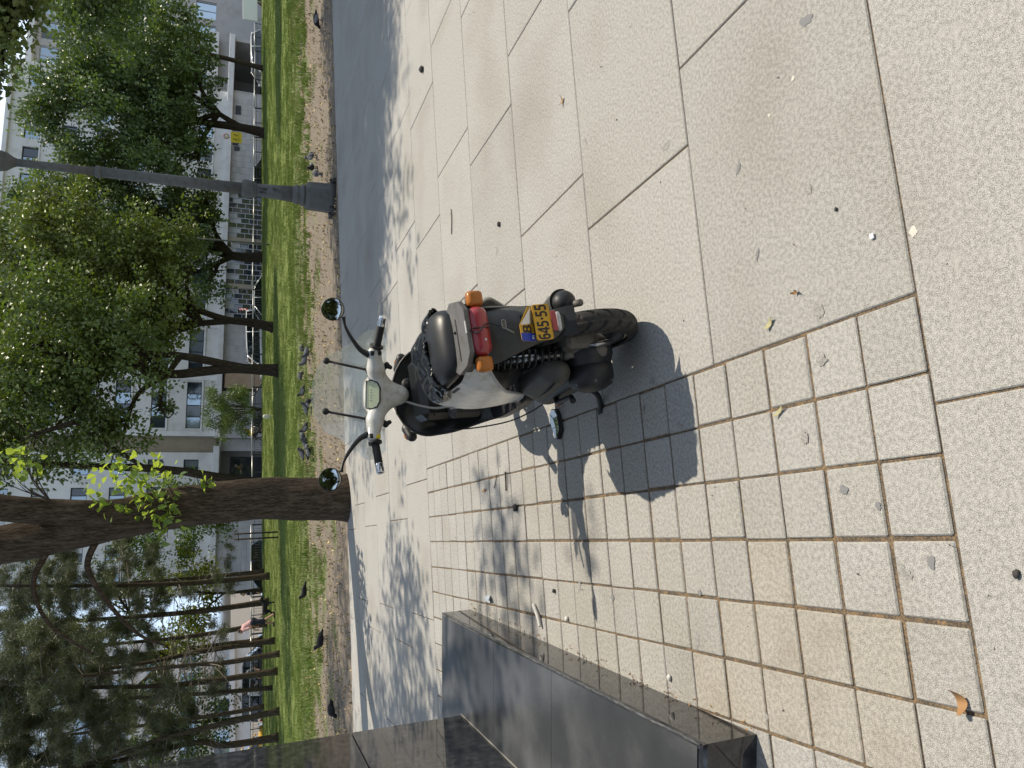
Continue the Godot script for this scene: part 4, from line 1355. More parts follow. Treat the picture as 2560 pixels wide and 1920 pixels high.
func street_things() -> void:
	for k in 25:
		var b := -17.5 + 2.05 * k
		var p := tf(48.2, b)
		var q := tf(48.2, b + 2.0)
		var f := thing("railing_panel", "section of dark street railing with a bright metal handrail", "railing", p, TA, "railing along the far edge of the lawn")
		var step := rng.randf_range(-0.03, 0.03)
		var y0 := rail_y(p.x) + step
		var y1 := rail_y(q.x) + step
		part("handrail", tube_mesh([Vector3(-0.02, y0, 0), Vector3(2.02, y1, 0)], 0.032, 8), M.galvanised, f)
		part("lower_rail", tube_mesh([Vector3(0, y0 - 0.95, 0), Vector3(2.0, y1 - 0.95, 0)], 0.02, 6), M.fence_dark, f)
		part("upper_rail", tube_mesh([Vector3(0, y0 - 0.14, 0), Vector3(2.0, y1 - 0.14, 0)], 0.015, 6), M.fence_dark, f)
		for x in [0.0, 1.0, 2.0]:
			part("post", tube_mesh([Vector3(x, street_y(p) + 0.08, 0), Vector3(x, lerpf(y0, y1, x / 2.0) - 0.02, 0)], 0.026, 6), M.fence_dark, f)
		if k % 3 != 1:
			for j in 12:
				var x := 0.14 + 0.145 * j + (0.06 if j > 5 else 0.0)
				part("bar", tube_mesh([Vector3(x, lerpf(y0, y1, x / 2.0) - 0.95, 0), Vector3(x, lerpf(y0, y1, x / 2.0) - 0.14, 0)], 0.009, 4), M.fence_dark, f)
	var on_road := func(x: float, a: float) -> Vector3:
		var p := tf(a, x / cos(TA) + a * tan(TA))
		p.y = street_y(p)
		return p
	car("white_car", "white car parked before the dark garage entrance", "car", on_road.call(22.6, 51.6), TA + PI, "car_white", 4.5, 1.62, 1)
	car("silver_car", "silver saloon car glinting in the sun behind the railing", "car", on_road.call(6.0, 51.6), TA, "car_silver", 4.5, 1.36)
	car("dark_car", "dark car parked under the yellow children sign", "car", on_road.call(14.2, 51.8), TA, "car_dark", 4.4, 1.42)
	car("white_van", "white delivery van standing just past the silver car", "van", on_road.call(2.7, 53.6), TA + PI, "car_white", 4.6, 1.75, 2)
	car("dark_car", "dark hatchback behind the forked trunk on the lawn", "car", on_road.call(-1.2, 51.5), TA, "car_dark", 4.1, 1.4, 1)
	car("blue_car", "pale blue car with red tail lights beside the straight pine", "car", on_road.call(-11.6, 51.2), TA + PI, "car_blue", 4.2, 1.5, 1)
	car("dark_van", "dark van parked behind the pine trunks", "van", on_road.call(-17.6, 51.0), TA, "car_dark", 4.8, 1.95, 2)
	car("yellow_van", "yellow van next to the tall granite slab", "van", on_road.call(-22.6, 51.0), TA, "car_yellow", 4.8, 2.0, 2)
	car("red_car", "small red car beyond the slender street tree", "car", on_road.call(29.5, 51.8), TA, "car_red", 4.0, 1.4, 1)
	# signs
	var sg := thing("children_sign", "square yellow warning sign with two running children on pole", "sign", V(16.37, -1.8, 54.3), TA)
	part("pole", tube_mesh([Vector3(0, 0, 0), Vector3(0, 3.35, 0)], 0.035, 8), M.galvanised, sg)
	part("board", prism_mesh(round_poly(0.76, 0.7, 0.05), 0.02, Transform3D(Basis(), Vector3(0, 2.5, 0.05))), M.sign_yellow, sg)
	for q in [[-0.15, 1.0], [0.16, 0.85]]:
		var st := new_st()
		var s: float = q[1]
		var o := Vector3(q[0], 2.46, 0.064)
		var z := 0.0
		ball(st, o + Vector3(0.02, 0.2 * s, z), Vector3(0.042, 0.042, 0.006), 6)
		for w in [[[0.0, 0.14], [-0.03, -0.02], 0.032], [[-0.03, -0.02], [0.07, -0.1], 0.02], [[0.07, -0.1], [0.05, -0.22], 0.017], [[-0.03, -0.02], [-0.09, -0.13], 0.02], [[-0.09, -0.13], [-0.17, -0.14], 0.017], [[0.0, 0.12], [0.1, 0.06], 0.016], [[0.0, 0.12], [-0.1, 0.05], 0.016]]:
			tube(st, [o + Vector3(w[0][0], w[0][1], 0) * s, o + Vector3(w[1][0], w[1][1], 0) * s], w[2] * s, 6, true, 0.25)
		part("running_child", done(st), M.sign_black, sg)
	var rs := part("round_board", lathe_mesh([[0.001, 0.0], [0.19, 0.0], [0.19, 0.02], [0.001, 0.02]], 24, Vector3(0, 3.12, 0.045), Basis(Vector3.RIGHT, PI / 2)), M.sign_white, sg)
	part("ring", lathe_mesh([[0.15, 0.021], [0.19, 0.021], [0.19, 0.026], [0.15, 0.026], [0.15, 0.021]], 24, Vector3(0, 3.12, 0.045), Basis(Vector3.RIGHT, PI / 2)), M.sign_red, rs)
	var ar := thing("striped_sign", "small red and white striped road sign above silver car", "sign", V(4.95, -1.7, 54.4), TA + 0.9)
	part("pole", tube_mesh([Vector3(0, 0, 0), Vector3(0, 2.2, 0)], 0.03, 6), M.galvanised, ar)
	for k in 5: part("stripe", box_mesh(Vector3(0.3, 0.094, 0.02), 0.0, Vector3(0, 1.75 + 0.096 * k, 0.045), Basis(Vector3(0, 0, 1), 0.35)), M.sign_red if k % 2 == 0 else M.sign_white, ar)
	var wb := thing("notice_board", "white notice board fixed at the lawn's right end", "sign", V(22.9, -0.75, 49.5), TA)
	part("board", box_mesh(Vector3(1.6, 0.85, 0.05), 0.01, Vector3(0, 0.75, 0)), M.sign_white, wb)
	for x in [-0.6, 0.6]: part("post", tube_mesh([Vector3(x, -0.3, -0.06), Vector3(x, 1.1, -0.06)], 0.03, 6), M.galvanised, wb)
	var pl := thing("thin_post", "thin grey post standing on lawn in front of lattice windows", "post", on_ground(6.37, 36.8))
	part("pole", tube_mesh([Vector3(0, -0.1, 0), Vector3(0.06, 1.8, 0), Vector3(0.1, 4.2, 0)], [0.045, 0.038, 0.03], 8), M.lamp_grey, pl)
	part("lamp_arm", tube_mesh([Vector3(0.05, 1.62, 0), Vector3(-0.16, 1.6, 0.02)], 0.02, 6), M.galvanised, pl)
	var sk := thing("tree_stakes", "pair of thin wooden stakes beside the thick bark trunk", "post", on_ground(-5.42, 28.8))
	for x in [-0.09, 0.1]:
		part("stake", tube_mesh([Vector3(x, -0.1, 0), Vector3(x + 0.03, 1.5, 0)], 0.03, 7), M.bark_pine, sk)
	part("cross_piece", tube_mesh([Vector3(-0.14, 1.35, 0.03), Vector3(0.2, 1.36, 0.03)], 0.018, 6), M.bark_pine, sk)
	var bl := thing("bollard", "short pale stone post standing alone on the sunlit lawn", "post", on_ground(-1.4, 34.8))
	part("shaft", lathe_mesh([[0.01, 0.0], [0.09, 0.0], [0.085, 0.28], [0.06, 0.33], [0.01, 0.34]], 12), M.stone_light, bl)

func wrap_stroke(pts: Array, r: float, w: float) -> ArrayMesh:
	# a brush stroke [angle, y] laid on an upright cylinder
	var st := new_st()
	var out := []
	for k in pts.size() - 1:
		for j in 6:
			var q: Vector2 = (pts[k] as Vector2).lerp(pts[k + 1], j / 5.0)
			out.append(Vector3(sin(q.x) * r, q.y, cos(q.x) * r))
	tube(st, out, w, 5)
	return done(st)

func lamp_post() -> void:
	var l := thing("lamp_post", "grey cast iron lamp post on octagonal plinth at plaza's edge", "lamp post", V(3.03, -0.02, 12.8))
	l.rotation.z = -0.031
	var g: Material = M.lamp_grey
	part("foot_plate", box_mesh(Vector3(0.56, 0.05, 0.56), 0.01, Vector3(0, 0.025, 0)), M.stone_dark, l)
	for q in [[-0.27, 0.1], [0.27, 0.12], [0.2, 0.27], [-0.2, 0.27]]:
		part("bolt", lathe_mesh([[0.001, 0.0], [0.022, 0.0], [0.022, 0.07], [0.001, 0.075]], 8, Vector3(q[0], 0.02, q[1])), M.sign_black, l)
	part("plinth", lathe_mesh([[0.235, 0.03], [0.24, 0.05], [0.228, 0.4], [0.2, 0.445], [0.15, 0.47], [0.01, 0.47]], 8, Vector3.ZERO, Basis(Vector3.UP, PI / 8), true), g, l)
	part("base_moulding", lathe_mesh([[0.15, 0.46], [0.17, 0.475], [0.172, 0.505], [0.15, 0.52], [0.143, 0.55], [0.155, 0.575], [0.155, 0.6], [0.135, 0.62], [0.128, 0.66], [0.01, 0.67]], 28), g, l)
	part("lower_shaft", lathe_mesh([[0.128, 0.65], [0.112, 0.9], [0.1, 1.2], [0.01, 1.21]], 28), g, l)
	part("collar", lathe_mesh([[0.1, 1.19], [0.105, 1.21], [0.135, 1.25], [0.13, 1.28], [0.14, 1.32], [0.15, 1.37], [0.14, 1.405], [0.1, 1.425], [0.01, 1.43]], 28), g, l)
	part("shaft", lathe_mesh([[0.088, 1.42], [0.084, 2.2], [0.075, 3.4], [0.01, 3.41]], 24), g, l)
	part("ring", lathe_mesh([[0.07, 3.37], [0.09, 3.39], [0.09, 3.45], [0.07, 3.47]], 24), g, l)
	part("upper_shaft", lathe_mesh([[0.064, 3.45], [0.056, 4.5], [0.01, 4.51]], 20), g, l)
	part("lantern_cup", lathe_mesh([[0.055, 4.45], [0.075, 4.5], [0.13, 4.58], [0.15, 4.68], [0.15, 4.78], [0.12, 4.8]], 24), g, l)
	part("globe", ball_mesh(Vector3(0, 5.0, 0), Vector3(0.24, 0.24, 0.24), 12), M.sign_white, l)
	var gf := part("graffiti", wrap_stroke([Vector2(-0.55, 1.06), Vector2(-0.5, 1.16), Vector2(0.1, 1.05), Vector2(0.12, 1.17)], 0.108, 0.007), M.graffiti, l)
	part("scribble", wrap_stroke([Vector2(-0.2, 0.86), Vector2(0.2, 0.9), Vector2(-0.15, 0.93), Vector2(0.3, 0.96), Vector2(0.1, 0.88)], 0.115, 0.004), M.graffiti, gf)

# ---------------------------------------------------------------- the scooter
# local axes: x to its right, y up, -z ahead; the origin is where the rear tyre touches the ground
func tyre_mesh(R: float, r: float, w: float) -> ArrayMesh:
	var st := new_st()
	var nu := 300
	var nv := 26
	var P := []
	for i in nu:
		var row := PackedVector3Array()
		var a := TAU * i / nu
		for j in nv + 1:
			var v := lerpf(-1.0, 1.0, float(j) / nv)
			var t := v * 2.15
			var y := r + (R - r) * (cos(t) * 0.5 + 0.5 if absf(t) > 1.57 else 0.5 + 0.5 * cos(t))
			var x := sin(clampf(t, -1.75, 1.75)) * w * 0.5
			var dep := 0.0
			if absf(v) < 0.04: dep = 0.007
			var av := absf(v)
			if av > 0.12 and av < 0.62:
				var ph := fposmod(a * 22.0 / TAU + (0.5 if v > 0 else 0.0) - (av - 0.12) * 1.15 - 0.5 * pow(maxf(av - 0.3, 0.0) * 3.0, 2.0), 1.0)
				if ph < 0.22: dep = 0.012
			y -= dep
			row.append(Vector3(x, sin(a) * y, cos(a) * y))
		P.append(row)
	for i in nu:
		var i1 := (i + 1) % nu
		for j in nv: quad(st, P[i][j], P[i][j + 1], P[i1][j + 1], P[i1][j])
	return done(st)

func wheel(parent: Node3D, called: String, at: Vector3, R: float, r: float, w: float, steer := 0.0) -> Node3D:
	var o := part(called, tyre_mesh(R, r, w), M.tyre, parent, at)
	o.rotation.y = steer
	var bs := Basis(Vector3.FORWARD, PI / 2)
	part("rim", lathe_mesh([[r - 0.012, -w * 0.36], [r + 0.006, -w * 0.4], [r + 0.004, -w * 0.3], [r - 0.022, -w * 0.12], [r - 0.022, w * 0.12], [r + 0.004, w * 0.3], [r + 0.006, w * 0.4], [r - 0.012, w * 0.36], [r - 0.034, w * 0.1], [r - 0.034, -w * 0.1], [r - 0.012, -w * 0.36]], 56, Vector3.ZERO, bs), M.rim, o)
	for k in 3:
		var a := TAU * k / 3.0 + 0.4
		var d := Vector3(0, sin(a), cos(a))
		var e := Vector3(0, cos(a), -sin(a))
		var st := new_st()
		for s in [-1.0, 1.0]:
			tube(st, [d * 0.03 + e * s * 0.012, d * (r - 0.09) + e * s * 0.018, d * (r - 0.024) + e * s * 0.06], [0.02, 0.014, 0.015], 8)
		part("spoke", done(st), M.rim, o)
	part("hub", lathe_mesh([[0.01, -0.06], [0.05, -0.055], [0.058, -0.02], [0.058, 0.02], [0.05, 0.055], [0.01, 0.06]], 20, Vector3.ZERO, bs), M.alloy, o)
	return o

func lens_mesh(at: Vector3, hw: float, hh: float, deep: float) -> ArrayMesh:
	var st := new_st()
	var rings := []
	for q in [[0.0, 0.9], [0.25, 1.0], [0.6, 0.97], [0.85, 0.86], [1.0, 0.6]]:
		rings.append(ring(at + Vector3(0, 0, deep * q[0]), Vector3(hw * q[1], 0, 0), Vector3(0, hh * q[1], 0), 24, 4.0))
	loft(st, rings)
	return done(st)

func scooter() -> void:
	var s := thing("motor_scooter", "white and black motor scooter with windscreen parked on its side stand", "scooter", V(0.235, 0.0, 3.03))
	s.basis = Basis(Vector3.UP, deg_to_rad(13)) * Basis(Vector3(0, 0, 1), deg_to_rad(5))
	var rw := wheel(s, "rear_wheel", Vector3(0, 0.25, 0), 0.25, 0.178, 0.098)
	rw.rotation.x = 0.3
	# --- engine, transmission, suspension on the left
	part("transmission_case", skin([[Vector3(-0.10, 0.255, 0.02), Vector3(-0.12, 0.27, -0.42), 0.098, 0.085], [Vector3(-0.10, 0.25, 0.03), Vector3(-0.155, 0.25, 0.02), 0.105, 0.085], [Vector3(-0.15, 0.26, -0.05), Vector3(-0.15, 0.27, -0.4), 0.075, 0.075]], 0.014, 0.03), M.engine_black, s)
	var cc := part("clutch_cover", lathe_mesh([[0.001, 0.05], [0.05, 0.048], [0.085, 0.03], [0.098, 0.0], [0.1, -0.05]], 32, Vector3(-0.205, 0.25, 0.02), Basis(Vector3(0, 0, 1), PI / 2)), M.engine_black, s)
	for k in 6:
		var a := TAU * k / 6.0 + 0.3
		part("bolt", lathe_mesh([[0.001, 0.012], [0.009, 0.01], [0.009, -0.01]], 8, Vector3(-0.222, 0.25 + 0.082 * sin(a), 0.02 + 0.082 * cos(a)), Basis(Vector3(0, 0, 1), PI / 2)), M.alloy, cc)
	part("gearbox", skin([[Vector3(-0.06, 0.29, 0.07), Vector3(-0.07, 0.33, 0.04), 0.06, 0.055], [Vector3(-0.055, 0.25, 0.06), Vector3(-0.1, 0.24, 0.09), 0.06, 0.05]], 0.012, 0.03), M.engine_grey, s)
	part("brake_arm", tube_mesh([Vector3(-0.075, 0.2, 0.135), Vector3(-0.085, 0.27, 0.155), Vector3(-0.08, 0.3, 0.13)], [0.014, 0.011, 0.008], 7), M.steel, s)
	part("hub_carrier", box_mesh(Vector3(0.07, 0.13, 0.1), 0.015, Vector3(-0.055, 0.33, 0.1)), M.engine_grey, s)
	var ab := part("air_filter_box", skin([[Vector3(-0.165, 0.41, 0.04), Vector3(-0.175, 0.4, -0.2), 0.052, 0.06], [Vector3(-0.15, 0.45, 0.02), Vector3(-0.16, 0.46, -0.18), 0.045, 0.05]], 0.012, 0.03), M.grey_plastic, s)
	part("lid_seam", tube_mesh([Vector3(-0.215, 0.44, 0.05), Vector3(-0.226, 0.425, -0.08), Vector3(-0.228, 0.42, -0.2)], 0.004, 5), M.black_plastic, ab)
	var sh := part("shock_absorber", tube_mesh([Vector3(-0.095, 0.36, 0.06), Vector3(-0.085, 0.68, -0.03)], 0.017, 10), M.steel, s)
	var coil := []
	for k in 150:
		var t := k / 149.0
		var c := Vector3(-0.095, 0.385, 0.053).lerp(Vector3(-0.086, 0.655, -0.023), t)
		var a := t * TAU * 10.5
		coil.append(c + Vector3(cos(a) * 0.033, sin(a) * 0.009, sin(a) * 0.032))
	part("spring", tube_mesh(coil, 0.0062, 6), M.engine_black, sh)
	part("damper_eye", lathe_mesh([[0.012, -0.02], [0.028, -0.02], [0.028, 0.02], [0.012, 0.02], [0.012, -0.02]], 16, Vector3(-0.097, 0.36, 0.062), Basis(Vector3(0, 0, 1), PI / 2)), M.alloy, sh)
	part("kick_starter", tube_mesh([Vector3(-0.215, 0.29, -0.28), Vector3(-0.245, 0.30, -0.25), Vector3(-0.25, 0.30, -0.1), Vector3(-0.275, 0.31, -0.07)], [0.014, 0.012, 0.011, 0.014], 7), M.engine_black, s)
	# exhaust on the right
	var mf := part("muffler", skin([[Vector3(0.115, 0.365, 0.12), Vector3(0.135, 0.30, -0.22), 0.05, 0.055]], 0.01, 0.02), M.engine_black, s)
	part("heat_shield", sheet_mesh(func(u: float, v: float): return Vector3(0.12 + 0.012 * u + 0.058 * sin(lerpf(-0.4, 1.9, v)), 0.36 - 0.05 * u + 0.058 * cos(lerpf(-0.4, 1.9, v)), lerpf(0.1, -0.18, u)), 8, 10, 0.003), M.grey_plastic, mf)
	part("tail_pipe", tube_mesh([Vector3(0.095, 0.345, 0.15), Vector3(0.085, 0.33, 0.20)], 0.015, 10), M.engine_grey, mf)
	# --- tail
	var tail := func(u: float, v: float) -> Vector3:
		var y := lerpf(0.745, 0.44, u)
		var hw := lerpf(0.125, 0.066, smoothstep(0.0, 0.85, u))
		if u > 0.8: hw *= sqrt(maxf(0.16, 1.0 - pow((u - 0.8) / 0.2, 2.0)))
		var x := lerpf(-hw, hw, v)
		var z := lerpf(0.15, 0.237, u) + 0.03 * sin(u * PI)
		return Vector3(x, y, z - 5.0 * x * x - (0.25 * maxf(absf(x) - hw * 0.8, 0.0)))
	part("rear_mudguard", sheet_mesh(tail, 24, 14, 0.004), M.grey_plastic, s)
	part("mudguard_side", sheet_mesh(func(u: float, v: float): return Vector3(lerpf(0.11, 0.075, u), lerpf(0.74, 0.50, u), lerpf(0.12, 0.22, u) - v * lerpf(0.3, 0.02, u)), 10, 4, 0.004), M.grey_plastic, s)
	part("inner_mudguard", sheet_mesh(func(u: float, v: float): return Vector3(lerpf(-0.06, 0.06, v), 0.25 + 0.30 * sin(lerpf(0.5, 2.3, u)), 0.29 * cos(lerpf(0.5, 2.3, u))), 18, 4, 0.004), M.black_plastic, s)
	var tl := part("tail_light", skin([[Vector3(-0.062, 0.775, 0.165), Vector3(0.062, 0.775, 0.165), 0.04, 0.04], [Vector3(-0.055, 0.785, 0.15), Vector3(0.055, 0.785, 0.15), 0.042, 0.042]], 0.008, 0.01), M.red_lens, s)
	part("lens_seam", box_mesh(Vector3(0.004, 0.07, 0.01), 0.001, Vector3(0.004, 0.777, 0.2)), M.black_plastic, tl)
	part("screw", lathe_mesh([[0.001, 0.003], [0.005, 0.002], [0.005, -0.004]], 8, Vector3(-0.045, 0.768, 0.203), Basis(Vector3.RIGHT, PI / 2)), M.aluminium, tl)
	part("light_base", box_mesh(Vector3(0.2, 0.09, 0.08), 0.02, Vector3(0, 0.785, 0.105)), M.black_plastic, s)
	for q in [[0.133, 1.0], [-0.133, -1.0]]:
		var ind := part("rear_indicator", lens_mesh(Vector3(q[0], 0.776, 0.15), 0.032, 0.034, 0.04), M.amber_lens, s)
		part("housing", skin([[Vector3(q[0], 0.778, 0.142), Vector3(q[0] - 0.03 * q[1], 0.778, 0.125), 0.03, 0.02]], 0.008, 0.01), M.rack_grey if q[1] > 0 else M.black_plastic, ind)
	# rack: a plate with a slot, narrowing to the front corners
	var rk := Transform3D(Basis(Vector3.RIGHT, PI / 2 + 0.12), Vector3(0, 0.842, 0.06))
	var rp := part("rear_rack", prism_mesh([Vector2(-0.085, 0.13), Vector2(0.085, 0.13), Vector2(0.13, 0.09), Vector2(0.148, 0.01), Vector2(0.12, -0.035), Vector2(-0.12, -0.035), Vector2(-0.148, 0.01), Vector2(-0.13, 0.09)], 0.02, rk), M.rack_grey, s)
	part("rack_skirt", prism_mesh([Vector2(-0.08, 0.122), Vector2(0.08, 0.122), Vector2(0.122, 0.084), Vector2(0.138, 0.008), Vector2(0.11, -0.028), Vector2(-0.11, -0.028), Vector2(-0.138, 0.008), Vector2(-0.122, 0.084)], 0.04, rk.translated_local(Vector3(0, 0, 0.026))), M.black_plastic, rp)
	part("slot", prism_mesh(round_poly(0.17, 0.007, 0.003), 0.002, rk.translated_local(Vector3(-0.015, 0.045, -0.0105))), M.black_plastic, rp)
	part("chipped_edge", box_mesh(Vector3(0.05, 0.004, 0.012), 0.001, Vector3(0.012, 0.838, 0.192)), M.worn_edge, rp)
	part("rack_bolt", lathe_mesh([[0.001, 0.004], [0.006, 0.003], [0.006, -0.003]], 8, Vector3(0.02, 0.852, 0.09)), M.black_plastic, rp)
	# number plate, creased along the middle, its upper right corner folded over
	var up := Transform3D(Basis(Vector3.RIGHT, 0.30), Vector3(0.0, 0.606, 0.2375))
	var dn := Transform3D(Basis(Vector3.RIGHT, -0.06), Vector3(-0.003, 0.541, 0.2525))
	var np := part("number_plate", prism_mesh(round_poly(0.146, 0.072, 0.01), 0.0016, dn), M.plate_yellow, s)
	part("upper_half", prism_mesh([Vector2(-0.073, -0.035), Vector2(0.073, -0.035), Vector2(0.068, -0.02), Vector2(-0.008, 0.034), Vector2(-0.066, 0.034), Vector2(-0.073, 0.028)], 0.0016, up), M.plate_yellow, np)
	part("folded_corner", prism_mesh([Vector2(0.073, -0.034), Vector2(-0.013, 0.035), Vector2(-0.007, -0.03)], 0.0016, up.translated_local(Vector3(0.004, 0.0, 0.009)) * Transform3D(Basis(Vector3.UP, -0.12), Vector3.ZERO)), M.aluminium, np)
	part("blue_strip", prism_mesh([Vector2(-0.0725, -0.034), Vector2(-0.04, -0.034), Vector2(-0.04, 0.0335), Vector2(-0.066, 0.0335), Vector2(-0.0725, 0.028)], 0.001, up.translated_local(Vector3(0, 0, 0.0014))), M.plate_blue, np)
	for q in [["645·55", dn, Vector3(0.0, 0.0, 0.0012), 0.041, "plate_ink"], ["B", up, Vector3(-0.0245, -0.002, 0.0012), 0.044, "plate_ink"], ["NL", up, Vector3(-0.056, -0.024, 0.0024), 0.0105, "sign_white"]]:
		var o := part("lettering", text_mesh(q[0], q[3], 0.0016), M[q[4]], np)
		o.transform = (q[1] as Transform3D).translated_local(q[2])
		if q[0].length() > 2: o.scale = Vector3(0.84, 1.2, 1.0)
	var rim_st := new_st()
	var edge := []
	for p in round_poly(0.143, 0.069, 0.009): edge.append(dn * Vector3(p.x, p.y, 0.0012))
	edge.append(edge[0])
	tube(rim_st, edge, 0.0013, 5)
	part("plate_border", done(rim_st), M.plate_yellow, np)
	part("plate_bracket", box_mesh(Vector3(0.09, 0.1, 0.02), 0.004, Vector3(-0.002, 0.565, 0.216)), M.black_plastic, s)
	part("red_reflector", box_mesh(Vector3(0.082, 0.024, 0.008), 0.003, Vector3(0.0, 0.49, 0.2525)), M.red_lens, s)
	part("clear_reflector", lens_mesh(Vector3(0.0, 0.466, 0.236), 0.04, 0.0105, 0.014), M.clear_lens, s)
	var stk := part("oval_sticker", prism_mesh(round_poly(0.04, 0.024, 0.0118, 8), 0.001, Transform3D(Basis(Vector3.RIGHT, 0.28), Vector3(0.012, 0.684, 0.2035))), M.sticker, s)
	var so := part("lettering", text_mesh("ASB", 0.0125, 0.001), M.plate_ink, stk)
	so.transform = Transform3D(Basis(Vector3.RIGHT, 0.28), Vector3(0.012, 0.684, 0.2045))
	# --- body panels
	var side := func(sx: float) -> Callable:
		return func(u: float, v: float) -> Vector3:
			var z := lerpf(0.14, -0.46, u)
			var yb := 0.745
			var keys := [[0.14, 0.76], [0.1, 0.742], [0.04, 0.702], [-0.02, 0.652], [-0.08, 0.6], [-0.15, 0.535], [-0.22, 0.475], [-0.32, 0.44], [-0.46, 0.42]]
			for k in keys.size() - 1:
				if z <= keys[k][0] and z >= keys[k + 1][0]: yb = lerpf(keys[k][1], keys[k + 1][1], (keys[k][0] - z) / (keys[k][0] - keys[k + 1][0]))
			var yt := 0.805 + 0.012 * u
			var y := lerpf(yt, yb, v)
			var w := lerpf(0.135, 0.205, smoothstep(0.0, 0.36, u))
			var x := w - 0.055 * pow(absf(y - 0.62) / 0.2, 2.0) * (1.0 if y > 0.62 else 0.35)
			return Vector3(sx * x, y, z)
	for sx in [-1.0, 1.0]:
		var f: Callable = side.call(sx)
		var p := part("side_panel", sheet_mesh(f, 28, 12, 0.006 * -sx), M.white_paint, s)
		var lip := []
		for k in 29: lip.append((f.call(k / 28.0, 1.0) as Vector3) + Vector3(sx * 0.002, 0, 0.002))
		part("panel_lip", tube_mesh(lip, 0.006, 6), M.worn_edge if sx < 0 else M.white_paint, p)
	part("underseat_body", skin([[Vector3(0, 0.74, 0.07), Vector3(0, 0.7, -0.4), 0.095, 0.13], [Vector3(0, 0.55, -0.2), Vector3(0, 0.5, -0.42), 0.1, 0.13]], 0.02, 0.05), M.black_plastic, s)
	part("grab_trim", box_mesh(Vector3(0.33, 0.045, 0.12), 0.015, Vector3(0, 0.79, -0.17)), M.grey_plastic, s)
	# seat
	var seat_st := new_st()
	var rings := []
	for i in 25:
		var t := i / 24.0
		var z := lerpf(0.085, -0.5, t)
		var e := sqrt(maxf(0.0, 1.0 - pow(absf(t - 0.5) * 2.0, 5.0)))
		var w := lerpf(0.155, 0.125, smoothstep(0.3, 1.0, t)) * (0.25 + 0.75 * e)
		var top := 0.905 - 0.085 * smoothstep(0.3, 0.6, t)
		var bot := 0.79
		rings.append(ring(Vector3(0, (top * e + bot * (2.0 - e)) / 2.0 + 0.012, z), Vector3(w, 0, 0), Vector3(0, (top - bot) / 2.0 * (0.25 + 0.75 * e), 0), 28, 2.8))
	loft(seat_st, rings)
	part("seat", done(seat_st), M.seat_black, s)
	# torn bag drawn over the front of the seat, gathered by an elastic hem
	var bag_f := func(u: float, v: float) -> Vector3:
		var z := lerpf(-0.11, -0.52, u)
		var t := lerpf(-1.6, 1.6, v)
		var w := 0.165 - 0.03 * u + 0.02 * sin(u * PI)
		var wr := 0.008 + 0.018 * soft.get_noise_3d(u * 2.2 + v * 1.5, v * 3.0, 2.0) + 0.009 * absf(soft.get_noise_3d(u * 5.0 + v * 2.0, v * 6.0, 9.0))
		wr += (0.006 * sin(v * 70.0 + 3.0 * soft.get_noise_1d(v * 12.0))) * (1.0 - smoothstep(0.0, 0.14, u))
		wr *= smoothstep(0.0, 0.12, v) * smoothstep(0.0, 0.12, 1.0 - v)
		var sd := sin(t)
		var top := 0.905 - 0.06 * smoothstep(0.1, 0.55, u) + 0.045 * smoothstep(-0.5, 0.4, sd) * sin(clampf((u - 0.35) / 0.65, 0.0, 1.0) * PI)
		return Vector3(sin(t) * (w + wr), top - 0.062 * (1.0 - cos(t)) + wr * cos(t) * 1.2 - 0.12 * smoothstep(0.86, 1.0, u), z + wr * 0.5)
	part("seat_cover", sheet_mesh(bag_f, 60, 84, 0.003), M.bag, s)
	var hem := []
	for k in 80:
		var v := k / 79.0
		hem.append((bag_f.call(0.0, v) as Vector3) + Vector3(0, 0.003, 0.006))
	part("elastic_hem", tube_mesh(hem, 0.006, 6), M.bag, s)
	# worn pale edge round the pillion end
	var we := []
	for k in 30:
		var t := lerpf(-1.45, 1.45, k / 29.0)
		we.append(Vector3(0.142 * sin(t), 0.893 - 0.05 * pow(sin(t), 4.0) + 0.003 * noise.get_noise_1d(k * 5.0), -0.02 - 0.09 * (1.0 - cos(t)) + 0.05 * absf(sin(t))))
	var wr2 := []
	for k in 30: wr2.append(0.0035 + 0.003 * maxf(0.0, noise.get_noise_1d(k * 3.7)))
	part("worn_piping", tube_mesh(we, wr2, 5), M.worn_edge, s)
	# --- floor and leg shield
	part("floorboard", sheet_mesh(func(u: float, v: float): return Vector3(lerpf(-0.205, 0.205, v) * (1.0 - 0.08 * pow(absf(u - 0.5) * 2.0, 3.0)), 0.335 + 0.02 * smoothstep(0.8, 1.0, u), lerpf(-0.4, -0.92, u)), 14, 12, 0.05), M.black_plastic, s)
	for k in 7: part("floor_rib", box_mesh(Vector3(0.012, 0.008, 0.36), 0.003, Vector3(-0.16 + 0.053 * k, 0.339, -0.65)), M.rubber, s)
	part("belly_fairing", skin([[Vector3(0, 0.3, -0.35), Vector3(0, 0.27, -0.85), 0.13, 0.11], [Vector3(-0.12, 0.33, -0.4), Vector3(-0.13, 0.31, -0.8), 0.05, 0.05], [Vector3(0.12, 0.33, -0.4), Vector3(0.13, 0.31, -0.8), 0.05, 0.05]], 0.02, 0.05), M.black_plastic, s)
	var shield := func(u: float, v: float) -> Vector3:
		var y := lerpf(0.34, 0.855, u)
		var hw := lerpf(0.19, 0.232, smoothstep(0.0, 0.6, u))
		if u > 0.72: hw *= sqrt(maxf(0.02, 1.0 - pow((u - 0.72) / 0.3, 2.0)))
		var x := lerpf(-hw, hw, v)
		return Vector3(x, y, lerpf(-0.84, -1.02, u) - 0.1 * (1.0 - pow(absf(x) / 0.24, 2.0)) * 0.5 + 0.02)
	part("leg_shield", sheet_mesh(shield, 22, 18, -0.012), M.shield_black, s)
